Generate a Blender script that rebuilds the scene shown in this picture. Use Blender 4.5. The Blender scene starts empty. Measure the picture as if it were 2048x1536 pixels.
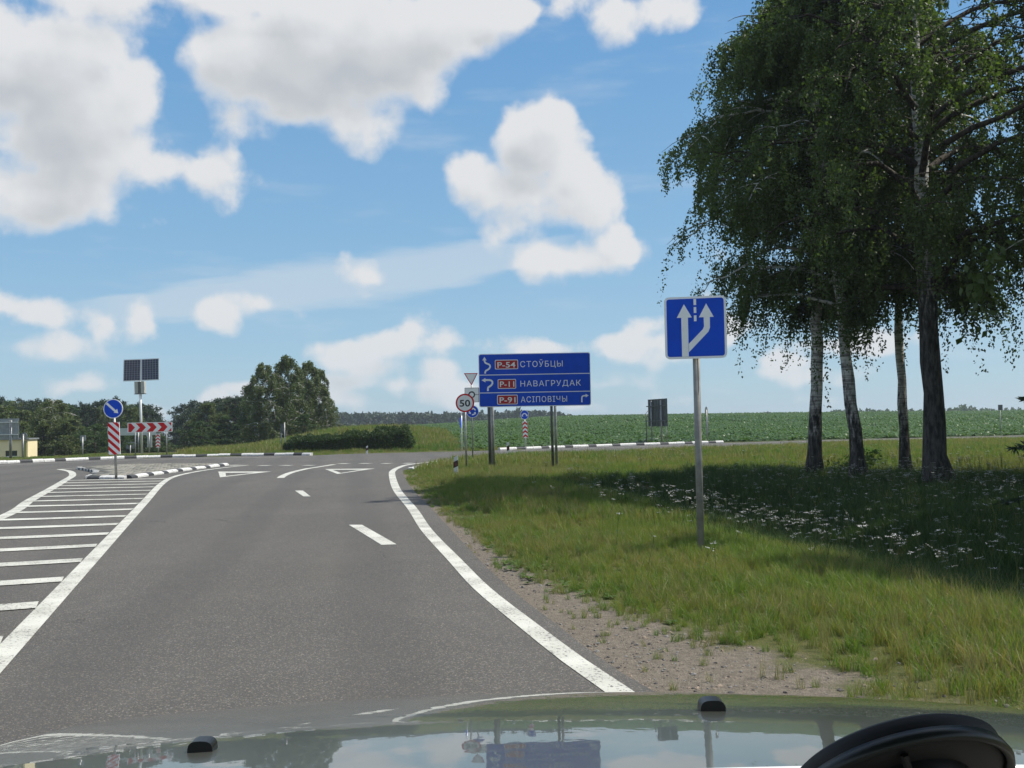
import bpy, math, random
import numpy as np
from mathutils import Vector, Matrix
rng = np.random.default_rng(7)
random.seed(7)
SC = bpy.context.scene
COL = SC.collection
R = math.radians

# ------------------------------------------------------------------ camera
CAM_H, PITCH, ROLL, F = 1.45, math.atan(0.04), R(1.0), 2000.0
_f = Vector((0, math.cos(PITCH), math.sin(PITCH)))
_r0 = Vector((1, 0, 0)); _u0 = _r0.cross(_f)
_r = _r0 * math.cos(ROLL) - _u0 * math.sin(ROLL)
_u = _u0 * math.cos(ROLL) + _r0 * math.sin(ROLL)
cd = bpy.data.cameras.new('camera'); cam = bpy.data.objects.new('camera', cd); COL.objects.link(cam)
cam.matrix_world = Matrix(((_r.x, _u.x, -_f.x, 0), (_r.y, _u.y, -_f.y, 0), (_r.z, _u.z, -_f.z, CAM_H), (0, 0, 0, 1)))
cd.sensor_width = 36; cd.lens = F / 2048 * 36; cd.clip_start = 0.03; cd.clip_end = 9000
SC.camera = cam

def ray(px, py):
    d = _f + _r * ((px - 1024) / F) - _u * ((py - 768) / F)
    return d
def P(px, py, z=0.0):
    """the place on the level z that is seen at a photo pixel"""
    d = ray(px, py); t = (z - CAM_H) / d.z
    return Vector((d.x * t, d.y * t, z))
def D(px, py, Y):
    d = ray(px, py); t = Y / d.y
    return Vector((d.x * t, Y, CAM_H + d.z * t))
def azel(px, py):
    d = ray(px, py).normalized()
    return math.atan2(d.x, d.y), math.asin(d.z)

# ------------------------------------------------------------------ render settings, sun and sky
SUN_EL, SUN_AZ = R(54), R(82)          # azimuth from +Y towards +X
SC.view_settings.view_transform = 'Standard'; SC.view_settings.look = 'None'
SC.view_settings.exposure = 0.45; SC.view_settings.gamma = 1.0; SC.view_settings.use_curve_mapping = False
SC.render.engine = 'CYCLES'
SC.cycles.use_denoising = True
try: SC.cycles.denoiser = 'OPENIMAGEDENOISE'
except Exception: pass
SC.cycles.max_bounces = 6; SC.cycles.transparent_max_bounces = 8
SC.cycles.diffuse_bounces = 3; SC.cycles.glossy_bounces = 3; SC.cycles.transmission_bounces = 4
SC.cycles.sample_clamp_indirect = 4.0
sd = bpy.data.lights.new('sun', 'SUN'); sd.energy = 3.9; sd.angle = R(0.53); sd.color = (1.0, 0.945, 0.86)
sun = bpy.data.objects.new('sun', sd); COL.objects.link(sun)
sdir = Vector((math.cos(SUN_EL) * math.sin(SUN_AZ), math.cos(SUN_EL) * math.cos(SUN_AZ), math.sin(SUN_EL)))
sun.rotation_euler = sdir.to_track_quat('Z', 'Y').to_euler()
sun.location = sdir * 60

class NT:
    """small helper to write node trees"""
    def __init__(s, tree): s.t = tree; s.n = tree.nodes; s.l = tree.links
    def add(s, typ, **kw):
        nd = s.n.new(typ)
        for k, v in kw.items(): setattr(nd, k, v)
        return nd
    def put(s, sock, v):
        if isinstance(v, bpy.types.NodeSocket): s.l.new(v, sock)
        elif v is not None: sock.default_value = v
    def math(s, op, a, b=None, c=None, clamp=False):
        nd = s.n.new('ShaderNodeMath'); nd.operation = op; nd.use_clamp = clamp
        for i, v in enumerate((a, b, c)): s.put(nd.inputs[i], v)
        return nd.outputs[0]
    def vec(s, op, a, b=None, c=None, out=0):
        nd = s.n.new('ShaderNodeVectorMath'); nd.operation = op
        for i, v in enumerate((a, b, c)): s.put(nd.inputs[i], v)
        return nd.outputs[out]
    def noise(s, vec, scale, detail=4, rough=.55, out=0, dist=0.0):
        nd = s.n.new('ShaderNodeTexNoise'); s.put(nd.inputs['Vector'], vec)
        nd.inputs['Scale'].default_value = scale; nd.inputs['Detail'].default_value = detail
        nd.inputs['Roughness'].default_value = rough; nd.inputs['Distortion'].default_value = dist
        return nd.outputs[out]
    def smooth(s, v, a, b, lo=0.0, hi=1.0):
        nd = s.n.new('ShaderNodeMapRange'); nd.interpolation_type = 'SMOOTHSTEP'
        s.put(nd.inputs[0], v); s.put(nd.inputs[1], a); s.put(nd.inputs[2], b)
        nd.inputs[3].default_value = lo; nd.inputs[4].default_value = hi
        return nd.outputs[0]
    def mix(s, f, a, b, blend='MIX'):
        nd = s.n.new('ShaderNodeMix'); nd.data_type = 'RGBA'; nd.blend_type = blend
        s.put(nd.inputs[0], f)
        for i, v in ((6, a), (7, b)):
            if isinstance(v, tuple): v = (*v, 1.0) if len(v) == 3 else v
            s.put(nd.inputs[i], v)
        return nd.outputs[2]

world = bpy.data.worlds.new('World'); SC.world = world; world.use_nodes = True
world.cycles.sampling_method = 'NONE'
W = NT(world.node_tree); W.n.clear()
SKY_S = 0.10

# cumulus clouds as (px, py, rx, ry) of puffs, turned into azimuth / elevation
PUFFS = [
 (40,140,170,110),(150,250,190,110),(270,210,85,75),(110,390,130,62),(390,345,72,44),(320,335,120,46),(30,60,180,60),(190,430,45,22),
 (450,120,90,70),(600,130,205,135),(660,210,150,65),(770,110,155,125),(850,190,75,62),(560,225,130,50),(720,240,120,32),
 (560,10,430,38),(150,5,200,30),(1000,25,250,32),(1240,30,90,45),(860,60,140,60),
 (1080,305,105,88),(1050,385,120,75),(1120,370,95,80),(965,360,70,55),(1150,330,55,70),(1090,420,115,48),(1098,258,38,40),(1165,430,60,40),
 (1150,520,95,40),(1235,515,75,44),(1200,525,110,36),(1238,468,20,26),
 (22,617,62,20),(212,642,30,24),(286,628,42,42),(300,650,30,22),(436,632,38,32),(530,607,46,22),(752,562,50,32),(742,590,34,18),(95,698,42,15),
 (823,660,40,32),(800,685,62,28),(890,690,66,26),(700,715,52,18),(1110,697,52,20),
 (1275,690,46,18),(1300,650,40,28),(1318,688,60,30),(1410,595,32,14),(1450,660,40,40),(1640,755,60,20),(850,775,34,15),(700,765,40,14),(480,775,28,10),(320,825,30,25),(430,805,26,18),
 (690,712,34,22),(745,735,50,16),(880,735,40,22),(800,770,30,14),(885,775,28,15),(705,800,36,12),(950,790,40,16),(1540,745,24,11),(1620,800,40,12),(1210,768,36,10),(1160,812,40,9),(640,800,30,12),(1700,690,60,14),(170,770,30,10),
 (1480,800,42,12),(1570,725,40,14),
]
def cloud_group():
    g = bpy.data.node_groups.new('CloudField', 'ShaderNodeTree')
    g.interface.new_socket('P', in_out='INPUT', socket_type='NodeSocketVector')
    g.interface.new_socket('F', in_out='OUTPUT', socket_type='NodeSocketFloat')
    G = NT(g); gi = g.nodes.new('NodeGroupInput'); go = g.nodes.new('NodeGroupOutput')
    p = gi.outputs[0]
    # generic puffs elsewhere in the sky (beyond the frame) from noise
    sep = G.add('ShaderNodeSeparateXYZ'); G.l.new(p, sep.inputs[0])
    big = G.noise(G.vec('MULTIPLY', p, (1, 1.7, 1)), 3.1, 2, .5)
    side = G.smooth(G.math('ABSOLUTE', sep.outputs[0]), .56, .74)
    high = G.smooth(sep.outputs[1], .50, .62)
    out = G.math('MULTIPLY', G.math('MAXIMUM', side, high), G.smooth(sep.outputs[1], -.02, .05))
    acc = G.math('MULTIPLY_ADD', out, .12, G.math('MULTIPLY_ADD', big, .5, -.5 * .50 - .12))
    acc = G.math('MINIMUM', acc, .06)
    for (cx, cy, rx, ry) in PUFFS:
        a, e = azel(cx, cy); sx, sy = rx / F * 1.02, ry / F * 1.02
        m = min(sx, sy) ** .75 * .62
        q = G.vec('MULTIPLY_ADD', p, (1 / sx, 1 / sy, 0), (-a / sx, -e / sy, 0))
        l = G.vec('LENGTH', q, out=1)
        v = G.math('MULTIPLY_ADD', l, -m, m)
        nd = g.nodes.new('ShaderNodeMath'); nd.operation = 'SMOOTH_MAX'; nd.inputs[2].default_value = .012
        g.links.new(acc, nd.inputs[0]); g.links.new(v, nd.inputs[1]); acc = nd.outputs[0]
    n = G.noise(p, 10, 9, .60)
    n2 = G.noise(p, 60, 3, .5)
    wv = G.vec('ADD', p, G.vec('SCALE', G.noise(p, 22, 3, .5, out=1)))
    wv.node.inputs[1].links[0].from_node.inputs['Scale'].default_value = .03
    for sc_, am in ((13, .40), (34, .10)):
        vo = G.add('ShaderNodeTexVoronoi', feature='SMOOTH_F1', voronoi_dimensions='2D'); G.l.new(wv, vo.inputs['Vector'])
        vo.inputs['Scale'].default_value = sc_; vo.inputs['Smoothness'].default_value = .25
        acc = G.math('ADD', acc, G.math('MULTIPLY_ADD', vo.outputs['Distance'], -.055 * am / .4 , .020 * am / .4))
    acc = G.math('ADD', acc, G.math('MULTIPLY_ADD', n, .100, -.046))
    acc = G.math('ADD', acc, G.math('MULTIPLY_ADD', n2, .010, -.005))
    g.links.new(acc, go.inputs[0])
    return g
CG = cloud_group()
tc = W.add('ShaderNodeTexCoord')
sp = W.add('ShaderNodeSeparateXYZ'); W.l.new(tc.outputs['Generated'], sp.inputs[0])
az = W.math('ARCTAN2', sp.outputs[0], sp.outputs[1])
el = W.math('ARCSINE', sp.outputs[2])
cmb = W.add('ShaderNodeCombineXYZ'); W.put(cmb.inputs[0], az); W.put(cmb.inputs[1], el)
pv = cmb.outputs[0]
def field(v):
    nd = W.add('ShaderNodeGroup'); nd.node_tree = CG; W.l.new(v, nd.inputs[0]); return nd.outputs[0]
f0 = field(pv)
f1 = field(W.vec('ADD', pv, (.012, .026, 0)))
sky = W.add('ShaderNodeTexSky'); sky.sky_type = 'NISHITA'; sky.sun_disc = False
sky.sun_elevation = SUN_EL; sky.sun_rotation = SUN_AZ
sky.altitude = 150; sky.air_density = 1.0; sky.dust_density = 0.55; sky.ozone_density = 1.6
# soft edge below, crisp edge above
alpha = W.smooth(f0, -.010, W.math('MULTIPLY_ADD', W.smooth(f1, -.02, .03), .014, .012))
thick = W.smooth(f1, .0, .060)
inner = W.smooth(f0, -.005, .05)
shade = W.math('MULTIPLY', thick, inner)
relief = W.math('MULTIPLY', W.smooth(W.math('SUBTRACT', f1, f0), -.020, .030), W.smooth(f0, .0, .03))
shade = W.math('MULTIPLY_ADD', relief, .26, W.math('MULTIPLY', shade, .62))
wn = W.noise(pv, 9, 5, .55)
shade = W.math('MULTIPLY', shade, W.math('MULTIPLY_ADD', wn, .9, .45), clamp=True)
ccol = W.mix(shade, (5.6, 5.7, 5.85), (3.4, 3.7, 4.05))
# far clouds near the horizon take the colour of the air
hz = W.smooth(el, .0, .16)
ccol = W.mix(hz, W.mix(.28, ccol, (3.9, 4.9, 5.6)), ccol)
# thin streaks: one long band and faint veils
a0, e0 = azel(100, 625); a1, e1 = azel(1080, 497)
sl = (e1 - e0) / (a1 - a0)
dl = W.math('SUBTRACT', el, W.math('MULTIPLY_ADD', az, sl, e0 - sl * a0))
bandn = W.noise(W.vec('MULTIPLY', pv, (6, 30, 1)), 1.6, 5, .6)
wid = W.smooth(az, -.47, -.2, .006, .020)
wid = W.math('MULTIPLY', wid, W.smooth(az, -.15, .06, 1.0, .45))
bd = W.math('DIVIDE', W.math('ABSOLUTE', W.math('MULTIPLY_ADD', bandn, .030, W.math('SUBTRACT', dl, .012))), wid)
band = W.math('MULTIPLY', W.smooth(bd, .7, 1.6, 1.0, 0.0), W.math('MULTIPLY', W.smooth(az, -.46, -.36), W.smooth(az, .02, .09, 1.0, 0.0)))
veil = W.smooth(W.noise(W.vec('MULTIPLY', pv, (2.5, 11, 1)), 2.2, 6, .6), .50, .80)
veil = W.math('MULTIPLY', veil, .30)
veil = W.math('MAXIMUM', W.math('MULTIPLY', band, .50), veil)
ramp = W.add('ShaderNodeValToRGB'); W.l.new(W.math('MULTIPLY', el, 1 / 1.2, clamp=True), ramp.inputs[0])
cr_ = ramp.color_ramp; KS = SKY_S * 2 ** .45
stops = ((0, (.37, .57, .71)), (.06, (.31, .525, .715)), (.16, (.225, .455, .705)), (.30, (.150, .375, .68)), (.45, (.095, .29, .62)), (1.0, (.05, .18, .48)))
for i_, (p_, c_) in enumerate(stops):
    e_ = cr_.elements[i_] if i_ < 2 else cr_.elements.new(p_)
    e_.position = p_; e_.color = (*[v / KS / 8 for v in c_], 1)
base = W.mix(.78, sky.outputs[0], W.vec('SCALE', ramp.outputs[0]))
base.node.inputs[7].links[0].from_node.inputs['Scale'].default_value = 8.0
c1 = W.mix(veil, base, (4.9, 5.35, 5.75))
c2 = W.mix(alpha, c1, ccol)
bg = W.add('ShaderNodeBackground'); W.l.new(c2, bg.inputs[0]); bg.inputs[1].default_value = SKY_S
wo = W.add('ShaderNodeOutputWorld'); W.l.new(bg.outputs[0], wo.inputs[0])

# ------------------------------------------------------------------ tagging and linking
def tag(o, label=None, cat=None, group=None, kind=None):
    if label: o['label'] = label
    if cat: o['category'] = cat
    if group: o['group'] = group
    if kind: o['kind'] = kind
    return o
def link(name, mesh, parent=None):
    o = bpy.data.objects.new(name, mesh); COL.objects.link(o)
    if parent is not None: o.parent = parent
    return o
def empty(name, loc=(0, 0, 0), rz=0.0, **kw):
    o = bpy.data.objects.new(name, None); COL.objects.link(o)
    o.location = loc; o.rotation_euler = (0, 0, rz); o.empty_display_size = .2
    return tag(o, **kw)
def copy_tree(o, parent=None):
    c = o.copy(); COL.objects.link(c)
    if parent is not None: c.parent = parent
    for ch in list(o.children): copy_tree(ch, c)
    return c

# ------------------------------------------------------------------ materials
def mat(name, col, rough=.6, metal=0.0, var=.0, vscale=8.0, bump=0.0, bscale=60.0, spec=.5, coat=0.0, col2=None, coord='Object'):
    m = bpy.data.materials.new(name); m.use_nodes = True
    N = NT(m.node_tree); b = N.n['Principled BSDF']
    b.inputs['Roughness'].default_value = rough; b.inputs['Metallic'].default_value = metal
    b.inputs['Specular IOR Level'].default_value = spec; b.inputs['Coat Weight'].default_value = coat
    tcn = N.add('ShaderNodeTexCoord'); v = tcn.outputs[coord]
    if var > 0:
        n = N.noise(v, vscale, 5, .6)
        c2 = col2 or tuple(c * (1 - var) for c in col)
        c = N.mix(N.smooth(n, .35, .68), col, c2); N.l.new(c, b.inputs['Base Color'])
    else: b.inputs['Base Color'].default_value = (*col, 1)
    if bump > 0:
        bn = N.add('ShaderNodeBump'); bn.inputs['Strength'].default_value = bump; bn.inputs['Distance'].default_value = .01
        N.l.new(N.noise(v, bscale, 4, .6), bn.inputs['Height']); N.l.new(bn.outputs[0], b.inputs['Normal'])
    return m
M = {}
M['steel'] = mat('galvanised_steel', (.36, .37, .36), .45, .55, .35, 9, .05, 90)
M['steel_dark'] = mat('weathered_steel', (.13, .135, .13), .5, .3, .4, 7)
M['pipe'] = mat('painted_pipe', (.30, .295, .27), .55, .15, .35, 6, .08, 70)
M['blue'] = mat('reflective_blue', (.003, .078, .62), .45, 0, .12, 3, spec=.22)
M['white_ref'] = mat('reflective_white', (.90, .91, .90), .5, 0, .06, 5, spec=.4)
M['red_ref'] = mat('reflective_red', (.66, .010, .014), .5, 0, .12, 6, spec=.2)
M['red_dark'] = mat('number_plate_red', (.46, .010, .012), .6, 0, .12, 6)
M['black'] = mat('black_paint', (.012, .012, .013), .45, 0, .2, 10)
M['sign_back'] = mat('sign_back_zinc', (.30, .33, .34), .5, .35, .25, 4)
M['sign_back_white'] = mat('sign_back_pale', (.56, .60, .58), .5, .0, .15, 4)
M['sign_back_dark'] = mat('sign_back_dull', (.12, .14, .135), .55, .2, .35, 5)
M['kerb_white'] = mat('kerb_whitewash', (.70, .70, .67), .8, 0, .35, 12, .3, 40)
M['kerb_black'] = mat('kerb_black_paint', (.055, .058, .062), .75, 0, .4, 12, .3, 40)
M['post_white'] = mat('post_white_plastic', (.70, .71, .69), .5, 0, .18, 14)
M['post_band'] = mat('post_dark_band', (.035, .012, .013), .5, 0, .2, 14)
M['cream'] = mat('cream_render', (.86, .74, .46), .85, 0, .08, .8)
M['roofing'] = mat('grey_roofing', (.22, .24, .25), .7, 0, .2, 2)
M['green_trim'] = mat('olive_green_paint', (.24, .26, .09), .6, 0, .2, 2)
M['glass_dark'] = mat('dark_glass', (.04, .05, .05), .1, 0)
M['cell'] = mat('solar_cell', (.012, .018, .055), .18, .0, .4, 6, spec=.6)
M['cell_line'] = mat('solar_grid_line', (.30, .32, .36), .4, .3)
M['alu'] = mat('aluminium_frame', (.68, .70, .70), .35, .3, .1, 5)
M['cabinet'] = mat('pale_grey_cabinet', (.50, .50, .45), .5, .0, .15, 5)
M['rubber'] = mat('black_rubber', (.010, .010, .010), .6)
M['plastic'] = mat('black_plastic', (.010, .011, .011), .35, 0, .2, 20)

def paint_mat():
    """worn thermoplastic road paint: chipped where the aggregate shows through"""
    m = bpy.data.materials.new('road_paint'); m.use_nodes = True
    N = NT(m.node_tree); b = N.n['Principled BSDF']
    g = N.add('ShaderNodeNewGeometry'); v = g.outputs['Position']
    n1 = N.noise(v, 2.0, 4, .6); n2 = N.noise(v, 38, 4, .7)
    c = N.mix(N.smooth(n1, .3, .7), (.60, .60, .53), (.45, .45, .39))
    chip = N.smooth(N.math('ADD', n2, N.math('MULTIPLY', n1, .30)), .715, .79)
    c = N.mix(chip, c, (.12, .11, .10)); N.l.new(c, b.inputs['Base Color'])
    b.inputs['Roughness'].default_value = .7
    bn = N.add('ShaderNodeBump'); bn.inputs['Strength'].default_value = .5; bn.inputs['Distance'].default_value = .004
    N.l.new(N.noise(v, 130, 3, .6), bn.inputs['Height']); N.l.new(bn.outputs[0], b.inputs['Normal'])
    return m
M['paint'] = paint_mat()

def asphalt_mat():
    m = bpy.data.materials.new('asphalt'); m.use_nodes = True
    N = NT(m.node_tree); b = N.n['Principled BSDF']
    g = N.add('ShaderNodeNewGeometry'); v = g.outputs['Position']
    big = N.noise(v, .22, 5, .6); mid = N.noise(v, 2.3, 4, .6); fine = N.noise(v, 75, 3, .75)
    vo = N.add('ShaderNodeTexVoronoi'); vo.inputs['Scale'].default_value = 120; N.l.new(v, vo.inputs['Vector'])
    vs = N.add('ShaderNodeSeparateColor'); N.l.new(vo.outputs['Color'], vs.inputs[0])
    c = N.mix(N.smooth(big, .34, .66), (.076, .073, .067), (.096, .091, .083))
    c = N.mix(N.smooth(mid, .4, .75, 0, .35), c, (.062, .060, .056))
    # tyre tracks polished along the lane
    c = N.mix(N.smooth(fine, .42, .70, 0, .30), c, (.150, .142, .126))
    c = N.mix(N.smooth(fine, .30, .48, .60, 0), c, (.040, .039, .037))
    st = N.smooth(vs.outputs[0], .86, .92)
    c = N.mix(N.math('MULTIPLY', st, .55), c, (.27, .23, .165))
    st2 = N.smooth(vs.outputs[1], .95, .97)
    c = N.mix(N.math('MULTIPLY', st2, .5), c, (.30, .29, .27))
    # sandy dust gathered toward the centre lane and edges
    dust = N.smooth(N.noise(N.vec('MULTIPLY', v, (1.2, .16, 1)), 1.0, 4, .55), .52, .75, 0, .28)
    c = N.mix(dust, c, (.135, .122, .10))
    oil = N.smooth(N.noise(v, .9, 3, .5, dist=.8), .70, .78, 0, .35)
    c = N.mix(oil, c, (.06, .058, .055))
    # wheel tracks along the lane, fine cracks and small tar spots
    rot = N.add('ShaderNodeVectorRotate', rotation_type='Z_AXIS'); N.l.new(v, rot.inputs['Vector']); rot.inputs['Angle'].default_value = R(-9)
    sx = N.add('ShaderNodeSeparateXYZ'); N.l.new(rot.outputs[0], sx.inputs[0])
    w_ = N.math('SINE', N.math('ADD', N.math('MULTIPLY', sx.outputs[0], 3.6), N.math('MULTIPLY', N.noise(N.vec('MULTIPLY', v, (.3, .12, 1)), 1, 2, .5), 2.2)))
    c = N.mix(N.smooth(w_, .1, .95, 0, .26), c, (.058, .056, .053))
    cv = N.add('ShaderNodeTexVoronoi', feature='DISTANCE_TO_EDGE'); cv.inputs['Scale'].default_value = .28
    N.l.new(N.vec('ADD', v, N.vec('MULTIPLY', N.noise(v, 1.2, 4, .6, out=1), (1.6, 1.6, 0))), cv.inputs['Vector'])
    ck = N.math('MULTIPLY', N.smooth(cv.outputs['Distance'], .0012, .0045, 1, 0), N.smooth(N.noise(v, .16, 2, .5), .50, .60, 0, .75))
    c = N.mix(ck, c, (.025, .024, .023))
    tar = N.smooth(N.noise(N.vec('MULTIPLY', v, (2.2, 1.1, 1)), 1.3, 3, .65), .735, .77, 0, .6)
    c = N.mix(tar, c, (.035, .034, .032))
    N.l.new(c, b.inputs['Base Color'])
    b.inputs['Roughness'].default_value = .82; b.inputs['Specular IOR Level'].default_value = .35
    bn = N.add('ShaderNodeBump'); bn.inputs['Strength'].default_value = .8; bn.inputs['Distance'].default_value = .006
    N.l.new(N.math('ADD', fine, N.math('MULTIPLY', vo.outputs['Distance'], -.6)), bn.inputs['Height']); N.l.new(bn.outputs[0], b.inputs['Normal'])
    return m
M['asphalt'] = asphalt_mat()

def ground_mat():
    m = bpy.data.materials.new('meadow_ground'); m.use_nodes = True
    N = NT(m.node_tree); b = N.n['Principled BSDF']
    g = N.add('ShaderNodeNewGeometry'); v = g.outputs['Position']
    at = N.add('ShaderNodeAttribute'); at.attribute_name = 'soil'
    a2 = N.add('ShaderNodeAttribute'); a2.attribute_name = 'crop'
    n1 = N.noise(v, .16, 5, .6); n2 = N.noise(v, 1.6, 5, .65); n3 = N.noise(v, 22, 4, .7); n4 = N.noise(v, 90, 2, .7)
    c = N.mix(N.smooth(n1, .35, .65), (.085, .105, .030), (.125, .122, .045))
    c = N.mix(N.smooth(n2, .45, .72, 0, .7), c, (.15, .125, .065))
    c = N.mix(N.smooth(n3, .35, .7, 0, .55), c, (.045, .065, .018))
    s = N.mix(N.smooth(n3, .35, .65), (.215, .185, .145), (.140, .122, .098))
    s = N.mix(N.smooth(n4, .55, .75, 0, .8), s, (.36, .32, .26))
    s = N.mix(N.smooth(n4, .25, .40, .7, 0), s, (.085, .07, .055))
    sf = N.smooth(N.math('ADD', at.outputs['Fac'], N.math('MULTIPLY_ADD', n2, .7, -.35)), .40, .60)
    c = N.mix(sf, c, s)
    k = N.mix(N.smooth(n2, .3, .7), (.034, .062, .018), (.055, .086, .028))
    k = N.mix(N.smooth(N.noise(v, 3.2, 4, .7), .5, .7, 0, .6), k, (.085, .14, .045))
    c = N.mix(a2.outputs['Fac'], c, k)
    N.l.new(c, b.inputs['Base Color']); b.inputs['Roughness'].default_value = .95; b.inputs['Specular IOR Level'].default_value = .15
    bn = N.add('ShaderNodeBump'); bn.inputs['Strength'].default_value = .7; bn.inputs['Distance'].default_value = .03
    N.l.new(N.math('ADD', n3, n4), bn.inputs['Height']); N.l.new(bn.outputs[0], b.inputs['Normal'])
    return m
M['ground'] = ground_mat()

def leaf_mat(name, c1, c2, trans=.35, pscale=.25, c3=None, rough=.55):
    """leaves: tint varies from leaf to leaf and in patches"""
    m = bpy.data.materials.new(name); m.use_nodes = True
    N = NT(m.node_tree); N.n.clear()
    g = N.add('ShaderNodeNewGeometry'); oi = N.add('ShaderNodeObjectInfo')
    n = N.noise(g.outputs['Position'], pscale, 3, .6)
    r = N.math('FRACT', N.math('ADD', g.outputs['Random Per Island'], oi.outputs['Random']))
    f = N.math('ADD', N.math('MULTIPLY', r, .55), N.smooth(n, .3, .7, 0, .45))
    c = N.mix(f, c1, c2)
    if c3: c = N.mix(N.smooth(N.math('ADD', N.math('MULTIPLY', r, .5), n), .80, .98), c, c3)
    d = N.add('ShaderNodeBsdfPrincipled'); N.l.new(c, d.inputs['Base Color']); d.inputs['Roughness'].default_value = rough
    d.inputs['Specular IOR Level'].default_value = .35
    t = N.add('ShaderNodeBsdfTranslucent'); N.l.new(N.mix(1.0, c, (1.3, 1.5, .55), 'MULTIPLY'), t.inputs[0])
    mx = N.add('ShaderNodeMixShader'); mx.inputs[0].default_value = trans
    N.l.new(d.outputs[0], mx.inputs[1]); N.l.new(t.outputs[0], mx.inputs[2])
    o = N.add('ShaderNodeOutputMaterial'); N.l.new(mx.outputs[0], o.inputs[0])
    return m
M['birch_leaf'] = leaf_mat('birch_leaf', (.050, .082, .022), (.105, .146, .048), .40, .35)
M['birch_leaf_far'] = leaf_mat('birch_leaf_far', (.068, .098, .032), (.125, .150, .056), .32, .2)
M['pine_needle'] = leaf_mat('pine_needle', (.022, .044, .026), (.048, .076, .040), .15, .2)
M['broad_leaf'] = leaf_mat('broad_leaf', (.036, .074, .024), (.080, .128, .042), .30, .2)
M['hedge_leaf'] = leaf_mat('hedge_leaf', (.022, .048, .012), (.055, .090, .022), .25, .8)
M['crop_leaf'] = leaf_mat('crop_leaf', (.045, .100, .022), (.110, .180, .050), .30, .05, rough=.4)
M['grass'] = leaf_mat('grass_blade', (.118, .178, .034), (.200, .240, .060), .40, .55, c3=(.260, .195, .095))
M['grass_deep'] = leaf_mat('grass_lush', (.075, .150, .024), (.135, .205, .042), .40, .55)
M['herb_shaded'] = leaf_mat('herb_shaded', (.030, .066, .018), (.060, .105, .028), .25, .6)  # lush herbs, green darkened to put tree shade into the colour
M['grass_dry'] = leaf_mat('grass_dry', (.165, .180, .060), (.270, .230, .115), .35, .55)
M['weed'] = leaf_mat('weed_leaf', (.050, .100, .020), (.105, .160, .035), .35, 1.0)
M['flower'] = mat('white_umbel', (.46, .47, .44), .8, 0, .15, 30)
M['flower_blue'] = mat('chicory_petal', (.16, .18, .50), .8)
M['stalk'] = mat('green_stalk', (.09, .12, .035), .7)

def bark_mat(name, dark_to, birch=True):
    m = bpy.data.materials.new(name); m.use_nodes = True
    N = NT(m.node_tree); b = N.n['Principled BSDF']
    tcn = N.add('ShaderNodeTexCoord'); v = tcn.outputs['Object']
    s = N.add('ShaderNodeSeparateXYZ'); N.l.new(v, s.inputs[0])
    rough = N.noise(N.vec('MULTIPLY', v, (9, 9, 2.2)), 1.6, 5, .7)
    band = N.noise(N.vec('MULTIPLY', v, (2.2, 2.2, 26)), 1.0, 4, .6)
    if birch:
        w = N.mix(N.smooth(band, .30, .62), (.14, .135, .12), (.66, .65, .60))
        dk = N.mix(N.smooth(rough, .35, .65), (.020, .019, .017), (.090, .085, .078))
        f = N.smooth(N.math('ADD', s.outputs[2], N.math('MULTIPLY_ADD', rough, 5.0, -2.5)), dark_to - .9, dark_to + .9)
        c = N.mix(f, dk, w)
    else:
        c = N.mix(N.smooth(rough, .35, .65), (.022, .019, .016), (.10, .085, .068))
    N.l.new(c, b.inputs['Base Color']); b.inputs['Roughness'].default_value = .85; b.inputs['Specular IOR Level'].default_value = .2
    bn = N.add('ShaderNodeBump'); bn.inputs['Strength'].default_value = .9; bn.inputs['Distance'].default_value = .03
    N.l.new(N.math('ADD', rough, N.math('MULTIPLY', band, .4)), bn.inputs['Height']); N.l.new(bn.outputs[0], b.inputs['Normal'])
    return m
M['bark_birch'] = bark_mat('birch_bark', 1.9)
M['bark_birch_dark'] = bark_mat('birch_bark_old', 4.6)
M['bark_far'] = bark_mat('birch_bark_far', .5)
M['bark_dark'] = bark_mat('dark_bark', 0, False)

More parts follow.
